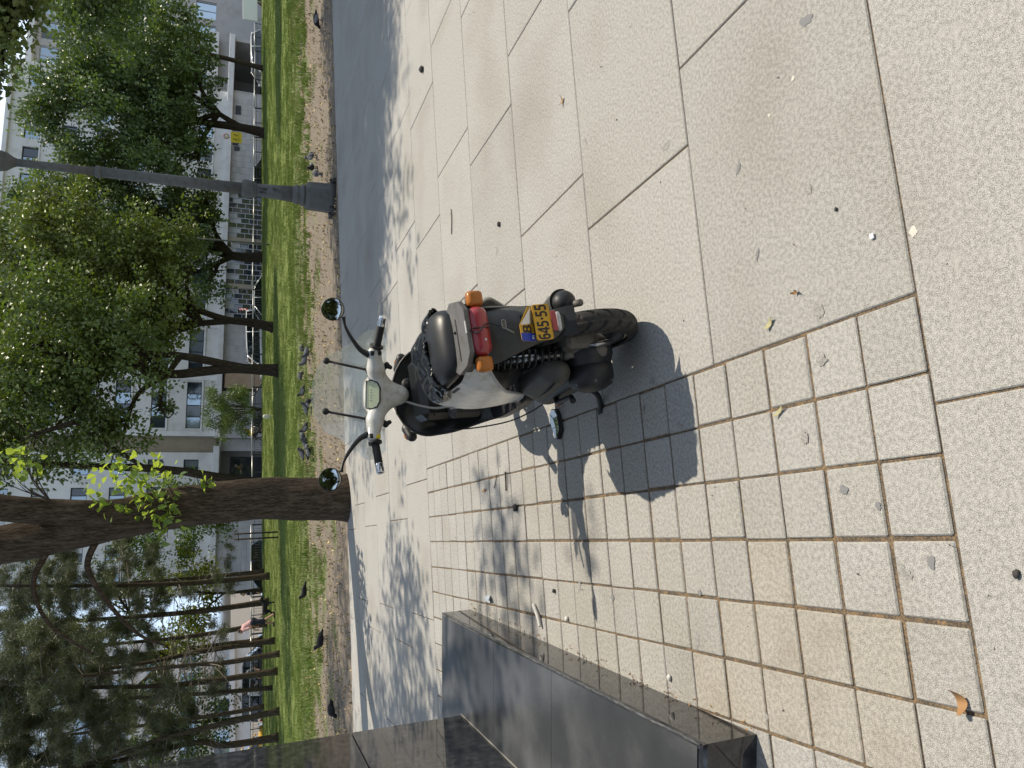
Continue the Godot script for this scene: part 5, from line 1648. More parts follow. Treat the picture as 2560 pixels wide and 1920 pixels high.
	part("shield_edge", tube_mesh(range(0, 67).map(func(k):
		var t: float = k / 22.0
		return shield.call(t, 0.0) if t <= 1.0 else (shield.call(1.0, t - 1.0) if t <= 2.0 else shield.call(3.0 - t, 1.0))), 0.008, 6), M.black_plastic, s)
	var gb := part("glove_box", box_mesh(Vector3(0.33, 0.25, 0.13), 0.03, Vector3(0.0, 0.665, -0.93), Basis(Vector3.RIGHT, 0.3)), M.shield_black, s)
	part("box_seam", box_mesh(Vector3(0.30, 0.004, 0.004), 0.0, Vector3(0.0, 0.71, -0.853)), M.black_plastic, gb)
	part("step_panel", box_mesh(Vector3(0.35, 0.19, 0.07), 0.02, Vector3(0, 0.545, -0.855), Basis(Vector3.RIGHT, 0.3)), M.grey_plastic, s)
	part("ignition_lock", lathe_mesh([[0.012, 0.012], [0.026, 0.008], [0.03, -0.005], [0.03, -0.02]], 20, Vector3(0.055, 0.80, -0.965), Basis(Vector3.RIGHT, PI / 2 - 0.3)), M.rubber, s)
	part("key_slot", box_mesh(Vector3(0.004, 0.016, 0.006), 0.001, Vector3(0.055, 0.803, -0.952)), M.steel, s)
	part("bag_hook", box_mesh(Vector3(0.05, 0.045, 0.02), 0.01, Vector3(0.03, 0.755, -0.925)), M.black_plastic, s)
	part("front_panel", sheet_mesh(func(u: float, v: float):
		var p: Vector3 = shield.call(u, v)
		return p + Vector3(0, 0, -0.03 - 0.07 * (1.0 - pow(absf(v - 0.5) * 2.0, 2.0))), 18, 16, 0.006), M.white_paint, s)
	for q in [0.165, -0.165]:
		var fi := part("front_indicator", skin([[Vector3(q, 0.80, -1.09), Vector3(q * 1.3, 0.79, -1.06), 0.032, 0.028]], 0.009, 0.01), M.black_plastic, s)
		part("lens", ball_mesh(Vector3(q * 1.2, 0.795, -1.105), Vector3(0.03, 0.026, 0.02), 7), M.amber_lens, fi)
	# side stand, left
	part("side_stand", tube_mesh(curve([Vector3(-0.13, 0.2, -0.3), Vector3(-0.18, 0.15, -0.25), Vector3(-0.225, 0.085, -0.26), Vector3(-0.262, 0.035, -0.34), Vector3(-0.285, 0.022, -0.36)], 14), 0.014, 8), M.engine_black, s)
	part("stand_foot", box_mesh(Vector3(0.035, 0.012, 0.06), 0.004, Vector3(-0.29, 0.02, -0.37)), M.engine_black, s)
	# cable and cord
	part("brake_cable", tube_mesh(curve([Vector3(-0.222, 0.62, -0.9), Vector3(-0.232, 0.5, -0.87), Vector3(-0.236, 0.36, -0.75), Vector3(-0.225, 0.3, -0.55), Vector3(-0.2, 0.27, -0.4)], 20), 0.004, 5), M.rubber, s)
	var cord := part("bungee_cord", tube_mesh(curve([Vector3(-0.035, 0.83, -0.97), Vector3(-0.085, 0.78, -0.87), Vector3(-0.115, 0.72, -0.82), Vector3(-0.12, 0.66, -0.79), Vector3(-0.105, 0.60, -0.8)], 20), 0.006, 6), M.rope, s)
	part("frayed_end", skin([[Vector3(-0.105, 0.60, -0.8), Vector3(-0.12, 0.585, -0.795), 0.012, 0.006], [Vector3(-0.105, 0.60, -0.8), Vector3(-0.09, 0.58, -0.79), 0.01, 0.005]], 0.005, 0.005), M.rope, cord)
	var lash := part("lashing", tube_mesh(curve([Vector3(0.0, 0.82, 0.19), Vector3(-0.02, 0.80, 0.212), Vector3(0.01, 0.77, 0.212), Vector3(0.02, 0.74, 0.2), Vector3(0.0, 0.69, 0.204)], 16), 0.003, 5), M.rubber, s)
	part("loose_end", tube_mesh([Vector3(0.0, 0.69, 0.204), Vector3(-0.03, 0.655, 0.222)], 0.0022, 5), M.rope, lash)
	# --- front end, steered a little to the right
	var steer := Basis(Vector3.RIGHT, 0.44).inverse()      # not used for the wheel's own spin
	var head := Vector3(0.0, 0.80, -1.0)                    # a point on the steering axis
	var axis := Vector3(0, cos(0.44), sin(0.44)).normalized()
	var turn := Basis(axis, -0.24)
	var at := func(p: Vector3) -> Vector3: return head + turn * (p - head)
	var fw := wheel(s, "front_wheel", at.call(Vector3(0, 0.27, -1.325)), 0.27, 0.203, 0.078)
	fw.basis = turn
	part("brake_disc", lathe_mesh([[0.07, -0.002], [0.105, -0.002], [0.105, 0.002], [0.07, 0.002], [0.07, -0.002]], 32, Vector3(-0.055, 0, 0), Basis(Vector3(0, 0, 1), PI / 2)), M.steel, fw)
	for x in [-0.075, 0.075]:
		part("fork_leg", tube_mesh([at.call(Vector3(x, 0.27, -1.325)), at.call(Vector3(x, 0.5, -1.19)), at.call(Vector3(x * 0.9, 0.66, -1.1))], [0.02, 0.026, 0.024], 10), M.engine_black, s)
	part("front_fender", sheet_mesh(func(u: float, v: float):
		var a := lerpf(0.2, 2.6, u)
		var x := lerpf(-1.0, 1.0, v)
		return at.call(Vector3(x * 0.062, 0.27 + (0.305 - 0.03 * x * x) * sin(a), -1.325 + (0.305 - 0.03 * x * x) * cos(a))), 20, 8, 0.004), M.white_paint, s)
	# handlebar cover: two arms meeting over a narrow stem
	var hb := []
	for sx in [-1.0, 1.0]:
		hb.append([Vector3(sx * 0.03, 0.955, -0.945), Vector3(sx * 0.13, 0.985, -0.915), 0.05, 0.038])
		hb.append([Vector3(sx * 0.13, 0.985, -0.915), Vector3(sx * 0.21, 1.0, -0.875), 0.038, 0.034])
		hb.append([Vector3(sx * 0.05, 0.95, -0.955), Vector3(0, 0.85, -0.965), 0.05, 0.036])
	hb.append([Vector3(0, 0.965, -0.965), Vector3(0, 0.85, -0.965), 0.055, 0.038])
	hb.append([Vector3(-0.05, 0.99, -0.985), Vector3(0.05, 0.99, -0.985), 0.045, 0.045])
	for b in hb:
		b[0] = at.call(b[0])
		b[1] = at.call(b[1])
	var hc := part("handlebar_cover", skin(hb, 0.0085, 0.035), M.white_paint, s)
	var seam := []
	for k in 25:
		var t := lerpf(-1.0, 1.0, k / 24.0)
		seam.append(at.call(Vector3(t * 0.2, 0.905 + 0.085 * pow(absf(t), 0.8), -0.906 + 0.045 * t * t)))
	part("cover_seam", tube_mesh(seam, 0.0035, 5), M.black_plastic, hc)
	var dial_t := Transform3D(turn * Basis(Vector3.RIGHT, -0.6), at.call(Vector3(0, 1.0, -0.908)))
	var dl := part("instrument_dial", prism_mesh([Vector2(-0.066, 0.03), Vector2(0.066, 0.03), Vector2(0.07, 0.0), Vector2(0.058, -0.026), Vector2(0.032, -0.04), Vector2(-0.032, -0.04), Vector2(-0.058, -0.026), Vector2(-0.07, 0.0)], 0.012, dial_t), M.dial, s)
	part("dial_rim", tube_mesh([Vector2(-0.068, 0.032), Vector2(0.068, 0.032), Vector2(0.073, 0.0), Vector2(0.06, -0.028), Vector2(0.033, -0.042), Vector2(-0.033, -0.042), Vector2(-0.06, -0.028), Vector2(-0.073, 0.0), Vector2(-0.068, 0.032)].map(func(p): return dial_t * Vector3(p.x, p.y, 0.006)), 0.0045, 6), M.black_plastic, dl)
	for k in 5: part("dial_mark", box_mesh(Vector3(0.0035, 0.01, 0.001), 0.0, dial_t * Vector3(-0.03 + 0.013 * k, 0.006, 0.0075), dial_t.basis), M.sign_black, dl)
	part("dial_glass", prism_mesh([Vector2(-0.066, 0.03), Vector2(0.066, 0.03), Vector2(0.07, 0.0), Vector2(0.058, -0.026), Vector2(0.032, -0.04), Vector2(-0.032, -0.04), Vector2(-0.058, -0.026), Vector2(-0.07, 0.0)], 0.002, dial_t.translated_local(Vector3(0, 0, 0.012))), M.dial_glass, dl)
	for sx in [-1.0, 1.0]:
		var p0 := Vector3(sx * 0.2, 0.998, -0.877)
		var p1 := Vector3(sx * 0.388, 0.975, -0.80)
		var d := (p1 - p0).normalized()
		part("switch_box", box_mesh(Vector3(0.045, 0.062, 0.05), 0.01, at.call(p0 + d * 0.01), turn * Basis(Vector3.UP, -sx * 0.4)), M.white_paint, s)
		for q in [[-0.006, 0.018, "rubber"], [-0.002, -0.016, "sign_yellow" if sx < 0 else "rubber"]]:
			part("switch", box_mesh(Vector3(0.024, 0.02, 0.012), 0.004, at.call(p0 + d * (0.012 + q[0]) + Vector3(0, q[1], 0.028)), turn * Basis(Vector3.UP, -sx * 0.4)), M[q[2]], s)
		part("grip_flange", lathe_mesh([[0.012, -0.008], [0.034, -0.006], [0.034, 0.006], [0.012, 0.008]], 18, at.call(p0 + d * 0.045), turn * Basis(Quaternion(Vector3.UP, d))), M.rubber, s)
		var gst := new_st()
		var gp := []
		var gr := []
		for k in 44:
			var t := k / 43.0
			gp.append(at.call(p0 + d * lerpf(0.045, 0.155, t)))
			gr.append(0.0195 + 0.0016 * sin(k * 2.4))
		tube(gst, gp, gr, 16)
		part("grip", done(gst), M.rubber, s)
		part("bar_end", lathe_mesh([[0.001, 0.152], [0.0195, 0.152], [0.0205, 0.158], [0.0205, 0.2], [0.018, 0.206], [0.001, 0.207]], 18, at.call(p0), turn * Basis(Quaternion(Vector3.UP, d))), M.chrome, s)
		part("brake_lever", tube_mesh(curve([at.call(p0 + Vector3(0, -0.01, -0.03)), at.call(p0 + d * 0.06 + Vector3(0, -0.02, -0.075)), at.call(p0 + d * 0.19 + Vector3(0, -0.025, -0.06))], 10), [0.009, 0.009, 0.009, 0.008, 0.008, 0.008, 0.007, 0.007, 0.007, 0.006, 0.008], 7), M.black_plastic, s)
		# mirror: a stem that thins upwards and a round glass
		var m0: Vector3 = p0 + Vector3(-sx * 0.0, 0.03, 0.0)
		var m1 := Vector3(sx * 0.415, 1.215, -0.835)
		var stem := curve([at.call(m0), at.call(m0 + Vector3(sx * 0.03, 0.05, 0.005)), at.call(m0.lerp(m1, 0.55) + Vector3(0, 0.012, 0)), at.call(m1 - Vector3(sx * 0.035, 0.052, 0))], 14)
		var sr := []
		for k in 15: sr.append(lerpf(0.019, 0.0045, pow(k / 14.0, 0.7)) if k < 12 else lerpf(0.0055, 0.011, (k - 11) / 3.0))
		var mi := part("mirror", tube_mesh(stem, sr, 9), M.black_plastic, s)
		var face := turn * Basis(Vector3.UP, -sx * 0.12) * Basis(Vector3.RIGHT, PI / 2 - 0.16)
		part("mirror_shell", lathe_mesh([[0.001, -0.03], [0.03, -0.027], [0.05, -0.012], [0.056, 0.004], [0.053, 0.006], [0.05, 0.004]], 30, at.call(m1), face), M.black_plastic, mi)
		part("mirror_glass", lathe_mesh([[0.001, 0.0085], [0.03, 0.008], [0.0515, 0.0068]], 30, at.call(m1), face), M.mirror, mi)
		# windscreen bracket
		var k0 := Vector3(sx * 0.125, 1.02, -0.945)
		var k1 := Vector3(sx * 0.128 + 0.04, 1.222, -0.985)
		var bk := part("windscreen_bracket", tube_mesh([at.call(k0), at.call(k1)], 0.0065, 8), M.bracket, s)
		part("clamp", lathe_mesh([[0.001, -0.014], [0.016, -0.012], [0.018, 0.008], [0.012, 0.014], [0.001, 0.015]], 14, at.call(k0 - Vector3(0, 0.004, 0)), turn), M.rubber, bk)
		part("knob", lathe_mesh([[0.001, 0.016], [0.014, 0.013], [0.0175, 0.0], [0.014, -0.012], [0.001, -0.014]], 16, at.call(k1), turn * Basis(Vector3.RIGHT, PI / 2)), M.rubber, bk)
		part("adjuster", skin([[at.call(Vector3(sx * 0.135, 0.94, -0.925)), at.call(Vector3(sx * 0.155, 0.93, -0.91)), 0.012, 0.014], [at.call(Vector3(sx * 0.15, 0.935, -0.91)), at.call(Vector3(sx * 0.14, 0.912, -0.905)), 0.01, 0.012]], 0.006, 0.008), M.rubber, s)
	# windscreen: a wide lower part with shoulders and a narrower dome above
	var scr := func(u: float, v: float) -> Vector3:
		var y := lerpf(0.915, 1.285, u)
		var hw := 0.0
		if u < 0.42: hw = 0.335 * sqrt(maxf(0.15, 1.0 - pow((u - 0.2) / 0.38, 2.0)))
		else: hw = lerpf(0.272, 0.215, smoothstep(0.42, 0.72, u))
		if u >= 0.42: hw *= sqrt(maxf(0.0, 1.0 - pow(maxf(0.0, (u - 0.66) / 0.345), 2.0)))
		hw = maxf(hw, 0.012)
		var x := lerpf(-hw, hw, v)
		return at.call(Vector3(x, y, -0.998 - 0.05 * u + 0.45 * x * x - 0.01))
	part("windscreen", sheet_mesh(scr, 40, 24, 0.003), M.windscreen, s)

# ---------------------------------------------------------------- people and animals
func person(label: String, at: Vector3, turn: float, k: float, lean: float, stride: float, shirt: String, legs: String, shorts: bool, fine := false, seated := false) -> Node3D:
	var o := thing("person", label, "person", at, turn, "people in the park and street")
	# faces -z; joints in metres for a height of 1.72, scaled by k
	var hip := Vector3(0, 0.92, 0)
	var up := Basis(Vector3.RIGHT, -lean)
	var J := func(p: Vector3) -> Vector3: return hip + up * (p - hip)
	var chest: Vector3 = J.call(Vector3(0, 1.3, 0))
	var neck: Vector3 = J.call(Vector3(0, 1.48, 0.01))
	var head: Vector3 = J.call(Vector3(0, 1.61, -0.03 - lean * 0.06))
	var body := []
	var top := []
	var low := []
	body.append([chest, hip, 0.11, 0.11])
	body.append([chest, neck, 0.09, 0.05])
	body.append([neck, head, 0.05, 0.06])
	body.append([head + Vector3(0, 0.03, 0.015), head + Vector3(0, -0.03, -0.02), 0.088, 0.07])
	body.append([head + Vector3(0, -0.01, -0.085), head + Vector3(0, -0.025, -0.105), 0.014, 0.016])
	for s in [-1.0, 1.0]: body.append([head + Vector3(s * 0.085, 0, 0.005), head + Vector3(s * 0.092, -0.03, 0.01), 0.016, 0.012])
	top.append([chest + up * Vector3(-0.09, 0.08, 0), chest + up * Vector3(0.09, 0.08, 0), 0.115, 0.115])
	top.append([chest, hip + up * Vector3(0, 0.05, 0), 0.145, 0.145])
	top.append([chest + up * Vector3(0, 0.1, 0), neck, 0.1, 0.06])
	low.append([hip + Vector3(-0.07, 0.02, 0), hip + Vector3(0.07, 0.02, 0), 0.13, 0.13])
	var foot := []
	for s in [-1.0, 1.0]:
		var h := hip + Vector3(s * 0.09, -0.02, 0)
		var kn := h + Vector3(s * 0.01, -0.42, -0.16 * stride * s - 0.05)
		var an := Vector3(s * 0.1, 0.08, -0.34 * stride * s + (0.06 if s < 0 else 0.0))
		if seated:
			kn = h + Vector3(s * 0.03, -0.18 - 0.1 * s, -0.38)
			an = kn + Vector3(0, -0.42, 0.1)
		body.append([h, kn, 0.085, 0.058])
		body.append([kn, an, 0.056, 0.04])
		body.append([an, an + Vector3(0, -0.045, -0.13), 0.042, 0.03])
		foot.append([an + Vector3(0, -0.03, 0.03), an + Vector3(0, -0.045, -0.15), 0.05, 0.038])
		low.append([h, kn, 0.1, 0.085])
		if not shorts: low.append([kn, an, 0.08, 0.06])
		var sh := chest + up * Vector3(s * 0.18, 0.1, 0)
		var el := sh + Vector3(s * 0.05, -0.28, 0.05 - 0.1 * s * stride)
		var wr := el + Vector3(0, -0.2, -0.14)
		if seated: wr = el + Vector3(-s * 0.02, -0.05, -0.24)
		body.append([sh, el, 0.048, 0.038])
		body.append([el, wr, 0.038, 0.027])
		if not fine: body.append([wr, wr + Vector3(0, -0.08, -0.02), 0.03, 0.022])
		top.append([sh, sh.lerp(el, 0.75), 0.068, 0.06])
		if fine:
			var hand := [[wr, wr + Vector3(0, -0.08, -0.015), 0.026, 0.03]]
			for f in 4:
				var b := wr + Vector3((f - 1.5) * 0.018, -0.09, -0.015)
				var m := b + Vector3(0, -0.038 - 0.006 * (1.5 - absf(f - 1.5)), -0.008)
				hand.append([b, m, 0.0085, 0.008])
				hand.append([m, m + Vector3(0, -0.02, 0.014), 0.008, 0.007])
			hand.append([wr + Vector3(-s * 0.02, -0.03, -0.01), wr + Vector3(-s * 0.045, -0.07, -0.03), 0.011, 0.009])
			part("hand", skin(hand, 0.005, 0.006), M.skin, o).scale = Vector3(k, k, k)
	for q in [["body", body, "skin", 0.014], ["shirt", top, shirt, 0.016], ["shorts" if shorts else "trousers", low, legs, 0.016], ["shoes", foot, "cloth_black", 0.014]]:
		part(q[0], skin(q[1], q[3], 0.04), M[q[2]], o).scale = Vector3(k, k, k)
	part("hair", skin([[head + Vector3(0, 0.05, 0.03), head + Vector3(0, -0.02, 0.045), 0.085, 0.07]], 0.014, 0.02), M.hair, o).scale = Vector3(k, k, k)
	return o

func people() -> void:
	person("person in pink shirt and dark shorts walking bent forward on the lawn", on_ground(-9.05, 30.9), 1.25, 0.86, 0.62, 0.8, "cloth_pink", "cloth_navy", true, true)
	var dg := thing("dog", "black dog walking on the lawn beside person in pink", "dog", on_ground(-8.62, 31.1), -1.9)
	part("body", skin([[Vector3(0, 0.36, -0.2), Vector3(0, 0.37, 0.05), 0.105, 0.09], [Vector3(0, 0.37, 0.05), Vector3(0, 0.38, 0.22), 0.085, 0.085], [Vector3(0, 0.4, -0.24), Vector3(0, 0.5, -0.36), 0.07, 0.055], [Vector3(0, 0.51, -0.37), Vector3(0, 0.49, -0.44), 0.062, 0.05], [Vector3(0, 0.475, -0.44), Vector3(0, 0.46, -0.52), 0.034, 0.024],
		[Vector3(0.045, 0.55, -0.36), Vector3(0.07, 0.5, -0.35), 0.02, 0.012], [Vector3(-0.045, 0.55, -0.36), Vector3(-0.07, 0.5, -0.35), 0.02, 0.012],
		[Vector3(0.07, 0.33, -0.2), Vector3(0.075, 0.17, -0.24), 0.045, 0.026], [Vector3(0.075, 0.17, -0.24), Vector3(0.075, 0.03, -0.27), 0.025, 0.022], [Vector3(-0.07, 0.33, -0.2), Vector3(-0.075, 0.17, -0.16), 0.045, 0.026], [Vector3(-0.075, 0.17, -0.16), Vector3(-0.075, 0.03, -0.14), 0.025, 0.022],
		[Vector3(0.07, 0.34, 0.2), Vector3(0.08, 0.21, 0.13), 0.06, 0.035], [Vector3(0.08, 0.21, 0.13), Vector3(0.08, 0.12, 0.24), 0.03, 0.022], [Vector3(0.08, 0.12, 0.24), Vector3(0.08, 0.025, 0.21), 0.021, 0.021], [Vector3(-0.07, 0.34, 0.2), Vector3(-0.08, 0.21, 0.2), 0.06, 0.035], [Vector3(-0.08, 0.21, 0.2), Vector3(-0.08, 0.12, 0.31), 0.03, 0.022], [Vector3(-0.08, 0.12, 0.31), Vector3(-0.08, 0.025, 0.29), 0.021, 0.021],
		[Vector3(0, 0.42, 0.29), Vector3(0, 0.5, 0.42), 0.022, 0.014], [Vector3(0, 0.5, 0.42), Vector3(0, 0.56, 0.44), 0.014, 0.01]], 0.013, 0.03), M.fur_black, dg)
	tag(part("dog_lead", tube_mesh(curve([on_ground(-8.8, 31.0) + Vector3(0, 0.48, 0.0), on_ground(-8.95, 30.95) + Vector3(0, 0.55, 0), on_ground(-9.2, 30.85) + Vector3(0, 0.6, 0)], 8), 0.007, 5), M.cloth_black, self), "dark lead running from the person's hand to the dog", "lead")
	person("pedestrian dressed all in black passing behind the railing", tf(49.0, -2.9, -1.55), TA + 1.4, 1.25, 0.06, 0.6, "cloth_black", "cloth_black", false)
	person("woman in grey top standing by the dark van", tf(49.2, -7.5, -1.5), TA + 2.5, 1.2, 0.05, 0.2, "cloth_grey", "cloth_navy", false)
	person("person in white shirt standing by the street behind pines", tf(49.1, -8.6, -1.5), TA - 1.2, 1.15, 0.1, 0.3, "cloth_white", "cloth_grey", false)
	# cyclist by the shrub
	var bk := thing("bicycle", "dark bicycle ridden by courier beside the drooping shrub", "bicycle", V(-3.15, -1.28, 50.0), TA - PI / 2)
	for z in [-0.52, 0.52]:
		var w := part("wheel", lathe_mesh([[0.31, -0.014], [0.335, 0.0], [0.31, 0.014], [0.3, 0.0], [0.31, -0.014]], 28, Vector3(0, 0.335, z), Basis(Vector3(0, 0, 1), PI / 2)), M.rubber, bk)
		for k in 6: part("spoke", tube_mesh([Vector3(0, 0.335, z), Vector3(0, 0.335 + 0.31 * sin(k * TAU / 6), z + 0.31 * cos(k * TAU / 6))], 0.004, 4), M.steel, w)
	for q in [["frame", [[0, 0.335, 0.52], [0, 0.33, 0.05]]], ["frame", [[0, 0.33, 0.05], [0, 0.88, 0.2]]], ["frame", [[0, 0.33, 0.05], [0, 0.85, -0.36]]], ["frame", [[0, 0.82, 0.18], [0, 0.88, -0.36]]], ["frame", [[0, 0.335, 0.52], [0, 0.82, 0.18]]], ["fork", [[0, 0.335, -0.52], [0, 1.0, -0.36]]], ["handlebar", [[-0.28, 1.02, -0.3], [0.28, 1.02, -0.3]]]]:
		part(q[0], tube_mesh(q[1].map(func(p): return Vector3(p[0], p[1], p[2])), 0.018, 6), M.cloth_black, bk)
	part("saddle", skin([[Vector3(0, 0.92, 0.28), Vector3(0, 0.92, 0.1), 0.06, 0.025]], 0.015, 0.02), M.cloth_black, bk)
	var cy := person("courier cyclist in yellow top and white helmet riding bicycle", V(-3.15, -1.2, 49.82), TA - PI / 2, 1.0, 0.5, 0.0, "cloth_yellow", "cloth_black", true, false, true)
	part("helmet", ball_mesh(Vector3(0, 1.545, -0.38), Vector3(0.115, 0.09, 0.14), 9), M.cloth_white, cy)

func birds() -> void:
	var stand := skin([[Vector3(0, 0.105, 0.03), Vector3(0, 0.115, -0.05), 0.05, 0.055], [Vector3(0, 0.1, 0.05), Vector3(0, 0.075, 0.15), 0.034, 0.014], [Vector3(0, 0.13, -0.08), Vector3(0, 0.185, -0.105), 0.034, 0.022], [Vector3(0, 0.195, -0.11), Vector3(0, 0.198, -0.118), 0.025, 0.022]], 0.008, 0.02)
	var peck := skin([[Vector3(0, 0.115, 0.03), Vector3(0, 0.1, -0.05), 0.05, 0.052], [Vector3(0, 0.115, 0.05), Vector3(0, 0.12, 0.155), 0.034, 0.014], [Vector3(0, 0.09, -0.08), Vector3(0, 0.045, -0.12), 0.032, 0.022], [Vector3(0, 0.04, -0.125), Vector3(0, 0.036, -0.132), 0.024, 0.021]], 0.008, 0.02)
	var legs := new_st()
	for s in [-1.0, 1.0]:
		tube(legs, [Vector3(s * 0.02, 0.07, 0.0), Vector3(s * 0.022, 0.012, 0.005)], 0.005, 5)
		for t in [-0.5, 0.0, 0.5]: tube(legs, [Vector3(s * 0.022, 0.008, 0.005), Vector3(s * 0.022 + t * 0.03, 0.004, -0.028)], 0.0035, 4)
	var lm := done(legs)
	var wing := new_st()
	ball(wing, Vector3(0, 0.112, 0.02), Vector3(0.014, 0.034, 0.085), 7, Basis(Vector3.RIGHT, 0.2))
	var wm := done(wing)
	var at := [[0.77, 16.99, 0.4, 1], [0.64, 15.91, 2.1, 0], [0.50, 16.35, 1.2, 0], [0.18, 17.52, -0.6, 1], [-0.15, 16.93, 0.9, 0], [-0.36, 15.76, 3.6, 1], [-0.49, 16.12, -1.9, 0], [-0.90, 16.39, 0.8, 0], [-1.09, 17.0, 2.4, 1], [-1.22, 16.40, 3.9, 0], [-1.28, 15.91, 0.2, 1], [-1.5, 17.1, 4.4, 0], [-1.37, 15.7, 5.2, 1], [4.39, 15.22, 0.1, 0], [4.15, 15.1, 2.6, 0], [3.82, 14.3, 2.9, 1], [6.61, 14.29, 1.0, 1]]
	for q in at:
		var p := thing("pigeon", "grey pigeon pecking on the soil between plaza and lawn" if q[3] else "grey pigeon standing on the soil between plaza and lawn", "pigeon", on_ground(q[0], q[1]), q[2], "pecking pigeons on the soil" if q[3] else "standing pigeons on the soil")
		part("body", peck if q[3] else stand, M.feather if rng.randf() < 0.6 else M.feather_dark, p)
		for x in [-0.047, 0.047]: part("wing", wm, M.feather_light if q[3] == 0 or fmod(q[0] * 10.0, 2.0) < 1.0 else M.feather, p, Vector3(x, 0, 0))
		part("legs", lm, M.beak, p)
		part("beak", tube_mesh([Vector3(0, 0.03, -0.15), Vector3(0, 0.012, -0.172)] if q[3] else [Vector3(0, 0.195, -0.135), Vector3(0, 0.188, -0.16)], [0.007, 0.002], 5), M.beak, p)
	var crows := [["black crow standing on sunlit soil left of the thick trunk", -4.33, 16.6, 1.9], ["black crow facing left in the tree shade near granite slab", -4.42, 13.6, 1.5], ["black crow with lowered head in the shade by granite slab", -5.09, 12.25, 1.2]]
	for k in 3:
		var q: Array = crows[k]
		var p := thing("crow", q[0], "crow", on_ground(q[1], q[2]), q[3], "crows on the soil")
		part("body", peck if k == 2 else stand, M.feather_dark, p).scale = Vector3(1.1, 1.05, 1.2)
		for x in [-0.052, 0.052]: part("wing", wm, M.feather_dark, p, Vector3(x, 0, 0)).scale = Vector3(1.1, 1.05, 1.2)
		part("legs", lm, M.beak, p).scale = Vector3(1.05, 1.05, 1.05)
		part("beak", tube_mesh([Vector3(0, 0.034, -0.176), Vector3(0, 0.012, -0.21)] if k == 2 else [Vector3(0, 0.206, -0.16), Vector3(0, 0.198, -0.2)], [0.011, 0.002], 5), M.feather_dark, p)

# ---------------------------------------------------------------- things lying on the ground
func curled_leaf(l: float, w: float, curl: float) -> ArrayMesh:
	return sheet_mesh(func(u: float, v: float):
		var x := (v - 0.5) * w * sin(lerpf(0.12, 1.0, u) * PI * 0.98)
		return Vector3(x, 0.004 + curl * (u - 0.45) * (u - 0.45) + curl * 14.0 * x * x, (u - 0.5) * l), 10, 6, 0.0006)

func pebble(r: Vector3) -> ArrayMesh:
	var st := new_st()
	var prof := []
	for k in 7:
		var t := PI * k / 6.0 - PI / 2
		prof.append([maxf(cos(t), 0.01), sin(t)])
	var rings := []
	for q in prof:
		var rr := PackedVector3Array()
		for k in 10:
			var t := TAU * k / 10.0
			var d := Vector3(q[0] * cos(t), q[1], q[0] * sin(t))
			rr.append(d * r * (1.0 + 0.4 * noise.get_noise_3d(d.x * 1.5 + r.x * 900, d.y * 1.5, d.z * 1.5)) + Vector3(0, r.y * 0.8, 0))
		rings.append(rr)
	loft(st, rings)
	return done(st)

func blot(rx: float, rz: float, seed_: float) -> ArrayMesh:
	var st := new_st()
	var pts := []
	for k in 26:
		var t := TAU * k / 26.0
		var r := 1.0 + 0.55 * noise.get_noise_2d(cos(t) * 1.4 + seed_ * 7.0, sin(t) * 1.4)
		pts.append(Vector3(cos(t) * rx * r, 0.0, sin(t) * rz * r))
	for k in 26: tri(st, Vector3(0, 0.0012, 0), pts[(k + 1) % 26], pts[k])
	return done(st)

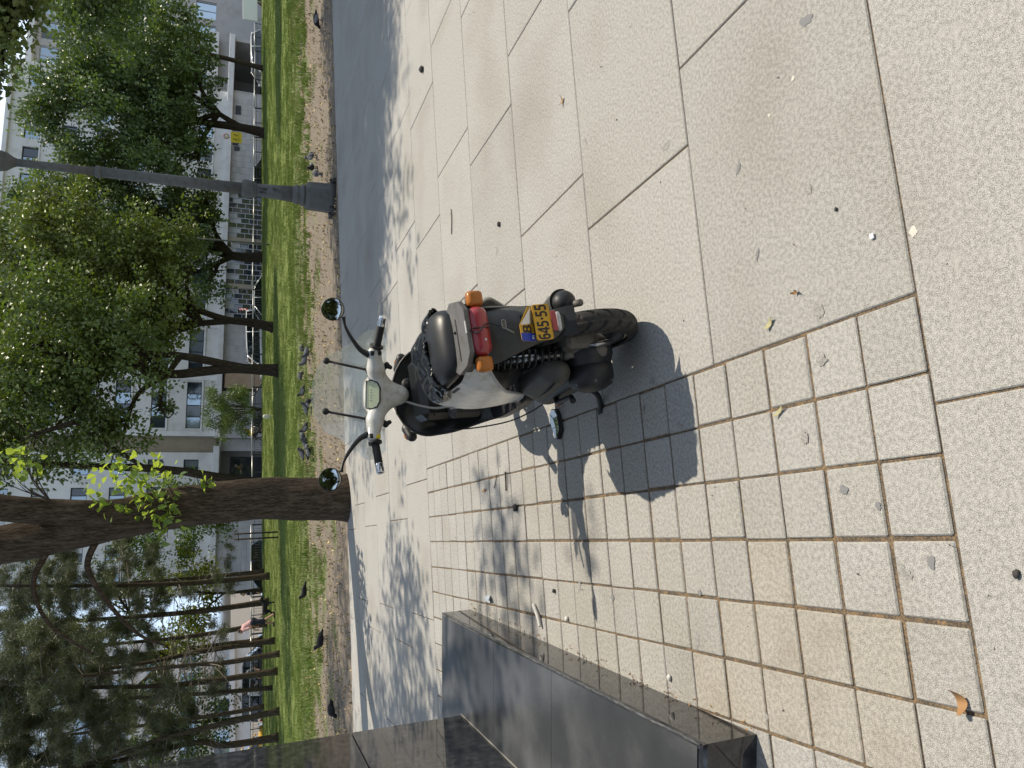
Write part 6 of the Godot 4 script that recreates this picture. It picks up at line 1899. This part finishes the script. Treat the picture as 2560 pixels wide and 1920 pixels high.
func litter() -> void:
	# broken mirror and a fallen lens beside the scooter
	var bm := thing("broken_mirror", "cracked rear view mirror lying on the paving in scooter's shade", "mirror", V(-0.215, 0.0, 3.81), 0.55)
	var mp := [Vector2(-0.085, 0.02), Vector2(-0.07, 0.044), Vector2(0.04, 0.05), Vector2(0.082, 0.036), Vector2(0.09, 0.0), Vector2(0.07, -0.04), Vector2(0.02, -0.052), Vector2(-0.06, -0.04)]
	var lay := Transform3D(Basis(Vector3.RIGHT, -PI / 2), Vector3(0, 0.012, 0))
	part("shell", prism_mesh(mp, 0.022, lay), M.black_plastic, bm)
	var cuts := [[Vector2(-0.08, 0.02), Vector2(-0.066, 0.04), Vector2(-0.01, 0.043), Vector2(-0.02, 0.0)], [Vector2(-0.008, 0.043), Vector2(0.04, 0.045), Vector2(0.077, 0.032), Vector2(0.03, 0.004), Vector2(-0.017, 0.001)], [Vector2(0.033, 0.002), Vector2(0.079, 0.03), Vector2(0.085, 0.0), Vector2(0.066, -0.036), Vector2(0.022, -0.046)], [Vector2(-0.022, -0.003), Vector2(0.029, 0.001), Vector2(0.018, -0.047), Vector2(-0.055, -0.037), Vector2(-0.08, 0.016)]]
	for k in 4:
		part("glass_shard", prism_mesh(cuts[k], 0.002, lay.translated_local(Vector3(0, 0, 0.0125 + 0.0006 * k)) * Transform3D(Basis(Vector3(1, k - 1.5, 0).normalized(), 0.03), Vector3.ZERO)), M.mirror, bm)
	var al := thing("amber_lens", "fallen orange indicator lens lying on paving near the broken mirror", "lens", V(-0.072, 0.0, 3.78), 0.3)
	part("lens", skin([[Vector3(-0.028, 0.022, 0), Vector3(0.028, 0.022, 0), 0.02, 0.02]], 0.005, 0.01), M.amber_lens, al)
	part("base", box_mesh(Vector3(0.085, 0.03, 0.014), 0.004, Vector3(0, 0.018, 0.018)), M.black_plastic, al)
	# stains and chewing gum
	var blots := [[1.141, 1.927, 0.016, 0.03], [0.764, 2.265, 0.02, 0.009], [0.442, 2.161, 0.022, 0.007], [-0.312, 1.773, 0.014, 0.016], [-0.341, 1.645, 0.012, 0.011], [-0.46, 1.474, 0.019, 0.012], [-0.8, 2.5, 0.011, 0.012], [-1.0, 3.2, 0.014, 0.016], [0.403, 1.528, 0.013, 0.013], [0.98, 1.986, 0.008, 0.008], [0.9, 2.1, 0.006, 0.007]]
	for k in blots.size():
		var q: Array = blots[k]
		var o := part("chewing_gum_spot", blot(q[2], q[3], k), M.gum if k < 8 else M.gum_light, self, V(q[0], 0.0018, q[1]))
		o.rotation.y = rng.randf_range(-0.5, 0.5)
		tag(o, "flat dark spot of old chewing gum trodden into the paving" if k < 8 else "flat pale spot of old chewing gum trodden into the paving", "stain", "dark gum spots" if k < 8 else "pale gum spots")
	for k in 18:
		var a := rng.randf_range(1.3, 5.0)
		var b := rng.randf_range(-0.7, 0.5 + 0.45 * a)
		var o := part("stain", blot(rng.randf_range(0.006, 0.02), rng.randf_range(0.008, 0.03), 20 + k), M.stain_paving, self, tf(a, b, 0.0014))
		o.rotation.y = rng.randf_range(0, TAU)
		tag(o, "faint grey smudge on the paving", "stain", "faint smudges on the paving")
	var items := [
		["dry_leaf", "yellow green leaf with stalk on the large slab before the scooter", 0.0, curled_leaf(0.05, 0.02, 0.05), "leaf_pale", LIT.leafA, 0.9],
		["dry_leaf", "tiny brown leaf on the large slab near the tile field's corner", 0.0, curled_leaf(0.024, 0.012, 0.08), "leaf_brown", LIT.leafB, 0.3],
		["dry_leaf", "narrow pale leaf lying across a joint of the small tiles", 0.0, curled_leaf(0.06, 0.014, 0.05), "leaf_pale", LIT.leafC, 0.7],
		["dry_leaf", "curled brown dry leaf at the near corner of the tile field", 0.0, curled_leaf(0.06, 0.03, 0.12), "leaf_brown", LIT.leafD, 1.9],
		["dry_leaf", "curled tan leaf alone on the slabs right of the scooter", 0.0, curled_leaf(0.05, 0.022, 0.08), "leaf_brown", LIT.leafE, 1.2],
		["dry_leaf", "brown leaf on the small tiles near the scooter handlebar", 0.0, curled_leaf(0.06, 0.02, 0.05), "leaf_brown", LIT.leafF, 0.5],
		["paper_scrap", "small white scrap of paper on the large slab", 0.0, box_mesh(Vector3(0.016, 0.004, 0.014), 0.001, Vector3(0, 0.004, 0)), "paper", LIT.paper, 0.2],
		["white_stick", "white peeled stick lying by the granite block", 0.0, tube_mesh(curve([Vector3(-0.07, 0.012, 0), Vector3(-0.02, 0.014, 0.012), Vector3(0.03, 0.012, 0), Vector3(0.075, 0.01, -0.012)], 12), 0.011, 7), "stone_light", LIT.stick, 0.75],
		["foil_wrapper", "pale blue wrapper on the shaded tiles at the block's end", 0.0, curled_leaf(0.12, 0.05, 0.1), "wrapper", LIT.bluish, 0.2],
		["twig", "dark straight twig on the tiles left of the scooter", 0.0, tube_mesh([Vector3(-0.06, 0.006, 0), Vector3(0.0, 0.007, 0.006), Vector3(0.06, 0.006, 0)], 0.005, 6), "twig_dark", LIT.tw2, 0.15],
		["twig", "thin forked twig on the tiles beside the dark one", 0.0, tube_mesh([Vector3(-0.05, 0.004, 0), Vector3(0.0, 0.005, 0.012), Vector3(0.06, 0.004, 0.004)], 0.003, 5), "twig_dark", LIT.tw1, -0.5],
		["twig", "thin twig on the slabs in front of the lamp post", 0.0, tube_mesh([Vector3(-0.1, 0.005, 0), Vector3(0.0, 0.006, 0.02), Vector3(0.1, 0.005, 0.01)], 0.004, 5), "twig_dark", LIT.tw3, 0.1],
	]
	mat("leaf_pale", lin(0.4, 0.37, 0.2), 0.7)
	mat("leaf_brown", lin(0.34, 0.19, 0.08), 0.7)
	mat("wrapper", lin(0.5, 0.56, 0.6), 0.4)
	for q in items:
		var o := part(q[0], q[3], M[q[4]], self, V(q[5][0], 0.0015, q[5][1]))
		o.rotation.y = q[6]
		tag(o, q[1], q[0].replace("_", " "))
	var stones := [["dark pebble on the large slab near the scrap of paper", LIT.s1, 0.007, "stone_dark"], ["dark pebble on the nearest slab past the tile field", LIT.s2, 0.011, "stone_dark"], ["black stone chip on the tiles left of the handlebar", LIT.s3, 0.026, "stone_dark"], ["black pebble on the slabs right of the indicator", LIT.s4, 0.018, "stone_dark"], ["brown pebble far out on the slabs before the tree shade", LIT.s5, 0.034, "stone_dark"], ["pale pebble close to the granite block's near end", LIT.s6, 0.014, "stone_light"], ["grey pebble on the tiles near the white stick", LIT.s7, 0.016, "stone_light"], ["dark pebble on the tiles above the white stick", LIT.s8, 0.013, "stone_dark"]]
	for q in stones:
		var r: float = q[2]
		var o := part("pebble", pebble(Vector3(r, r * 0.62, r * 0.8)), M[q[3]], self, V(q[1][0], 0.0, q[1][1]))
		tag(o, q[0], "pebble")
	# grit, crumbs and shreds swept against the granite and into the joints
	var where := []
	var cols := []
	for k in 110:
		var t := pow(rng.randf(), 0.8)
		var p := Vector3(-1.19, 0, -2.1).lerp(Vector3(-1.65, 0, -5.4), t) + Vector3(absf(rng.randfn(0, 0.018)) + 0.004, 0.003, rng.randf_range(-0.02, 0.02))
		where.append(Transform3D(any_turn().scaled(Vector3.ONE * rng.randf_range(0.2, 0.6)), p))
		var v := rng.randf_range(0.7, 1.3)
		cols.append(Color(0.42 * v, 0.26 * v, 0.13 * v) if rng.randf() < 0.7 else Color(0.5 * v, 0.47 * v, 0.42 * v))
	for k in 260:
		var a := rng.randf_range(1.2, 9.0)
		var b := rng.randf_range(-0.75, 5.0)
		where.append(Transform3D(any_turn().scaled(Vector3.ONE * rng.randf_range(0.12, 0.4)), tf(a, b, 0.003)))
		var v := rng.randf_range(0.5, 1.2)
		cols.append(Color(0.1 * v, 0.09 * v, 0.075 * v) if rng.randf() < 0.75 else Color(0.55 * v, 0.5 * v, 0.4 * v))
	var o := many("leaf_crumbs", curled_leaf(0.022, 0.012, 0.1), M.dry_leaf, where, cols, self)
	o.set_meta("kind", "stuff")
	tag(o, "crumbs of dry leaf and grit scattered on the paving", "litter")
	where = []
	cols = []
	for k in 7500:
		var a := rng.randf_range(11.5, 18.2)
		var b := rng.randf_range(-8.0, 14.0)
		if rng.randf() < grass_share(a, b) * 0.75: continue
		if noise.get_noise_2d(b * 0.4, a * 0.9 + 5) < -0.1 and b > -2.0 and rng.randf() < 0.7: continue
		var p := tf(a, b)
		p.y = ground_y(p) + 0.008
		where.append(Transform3D(Basis(Vector3.UP, rng.randf_range(0, TAU)) * Basis(rdir(), rng.randf_range(0, 0.8)).scaled(Vector3.ONE * rng.randf_range(0.5, 1.3)), p))
		var v := rng.randf_range(0.6, 1.3)
		var r := rng.randf()
		cols.append(Color(0.55 * v, 0.44 * v, 0.2 * v) if r < 0.35 else (Color(0.36 * v, 0.27 * v, 0.17 * v) if r < 0.8 else Color(0.26 * v, 0.2 * v, 0.14 * v)))
	o = many("fallen_leaves", curled_leaf(0.05, 0.032, 0.1), M.dry_leaf, where, cols, self)
	o.set_meta("kind", "stuff")
	tag(o, "yellow and tan fallen leaves strewn over the bare soil", "leaf litter")

const LIT := {"leafA": [0.204, 2.092], "leafB": [0.292, 1.965], "leafC": [-0.087, 2.043], "leafD": [-0.783, 1.382], "paper": [0.416, 1.663], "s1": [0.521, 1.800], "s2": [-0.437, 1.243], "s3": [-0.765, 4.438], "s4": [1.049, 4.751], "s5": [2.847, 6.793], "leafE": [1.520, 3.756], "stick": [-1.333, 4.087], "bluish": [-1.462, 4.942], "s6": [-1.199, 2.706], "s7": [-1.241, 3.695], "s8": [-1.136, 3.866], "tw1": [-0.653, 4.829], "tw2": [-0.624, 4.623], "tw3": [1.285, 5.869], "leafF": [-0.735, 5.052]}
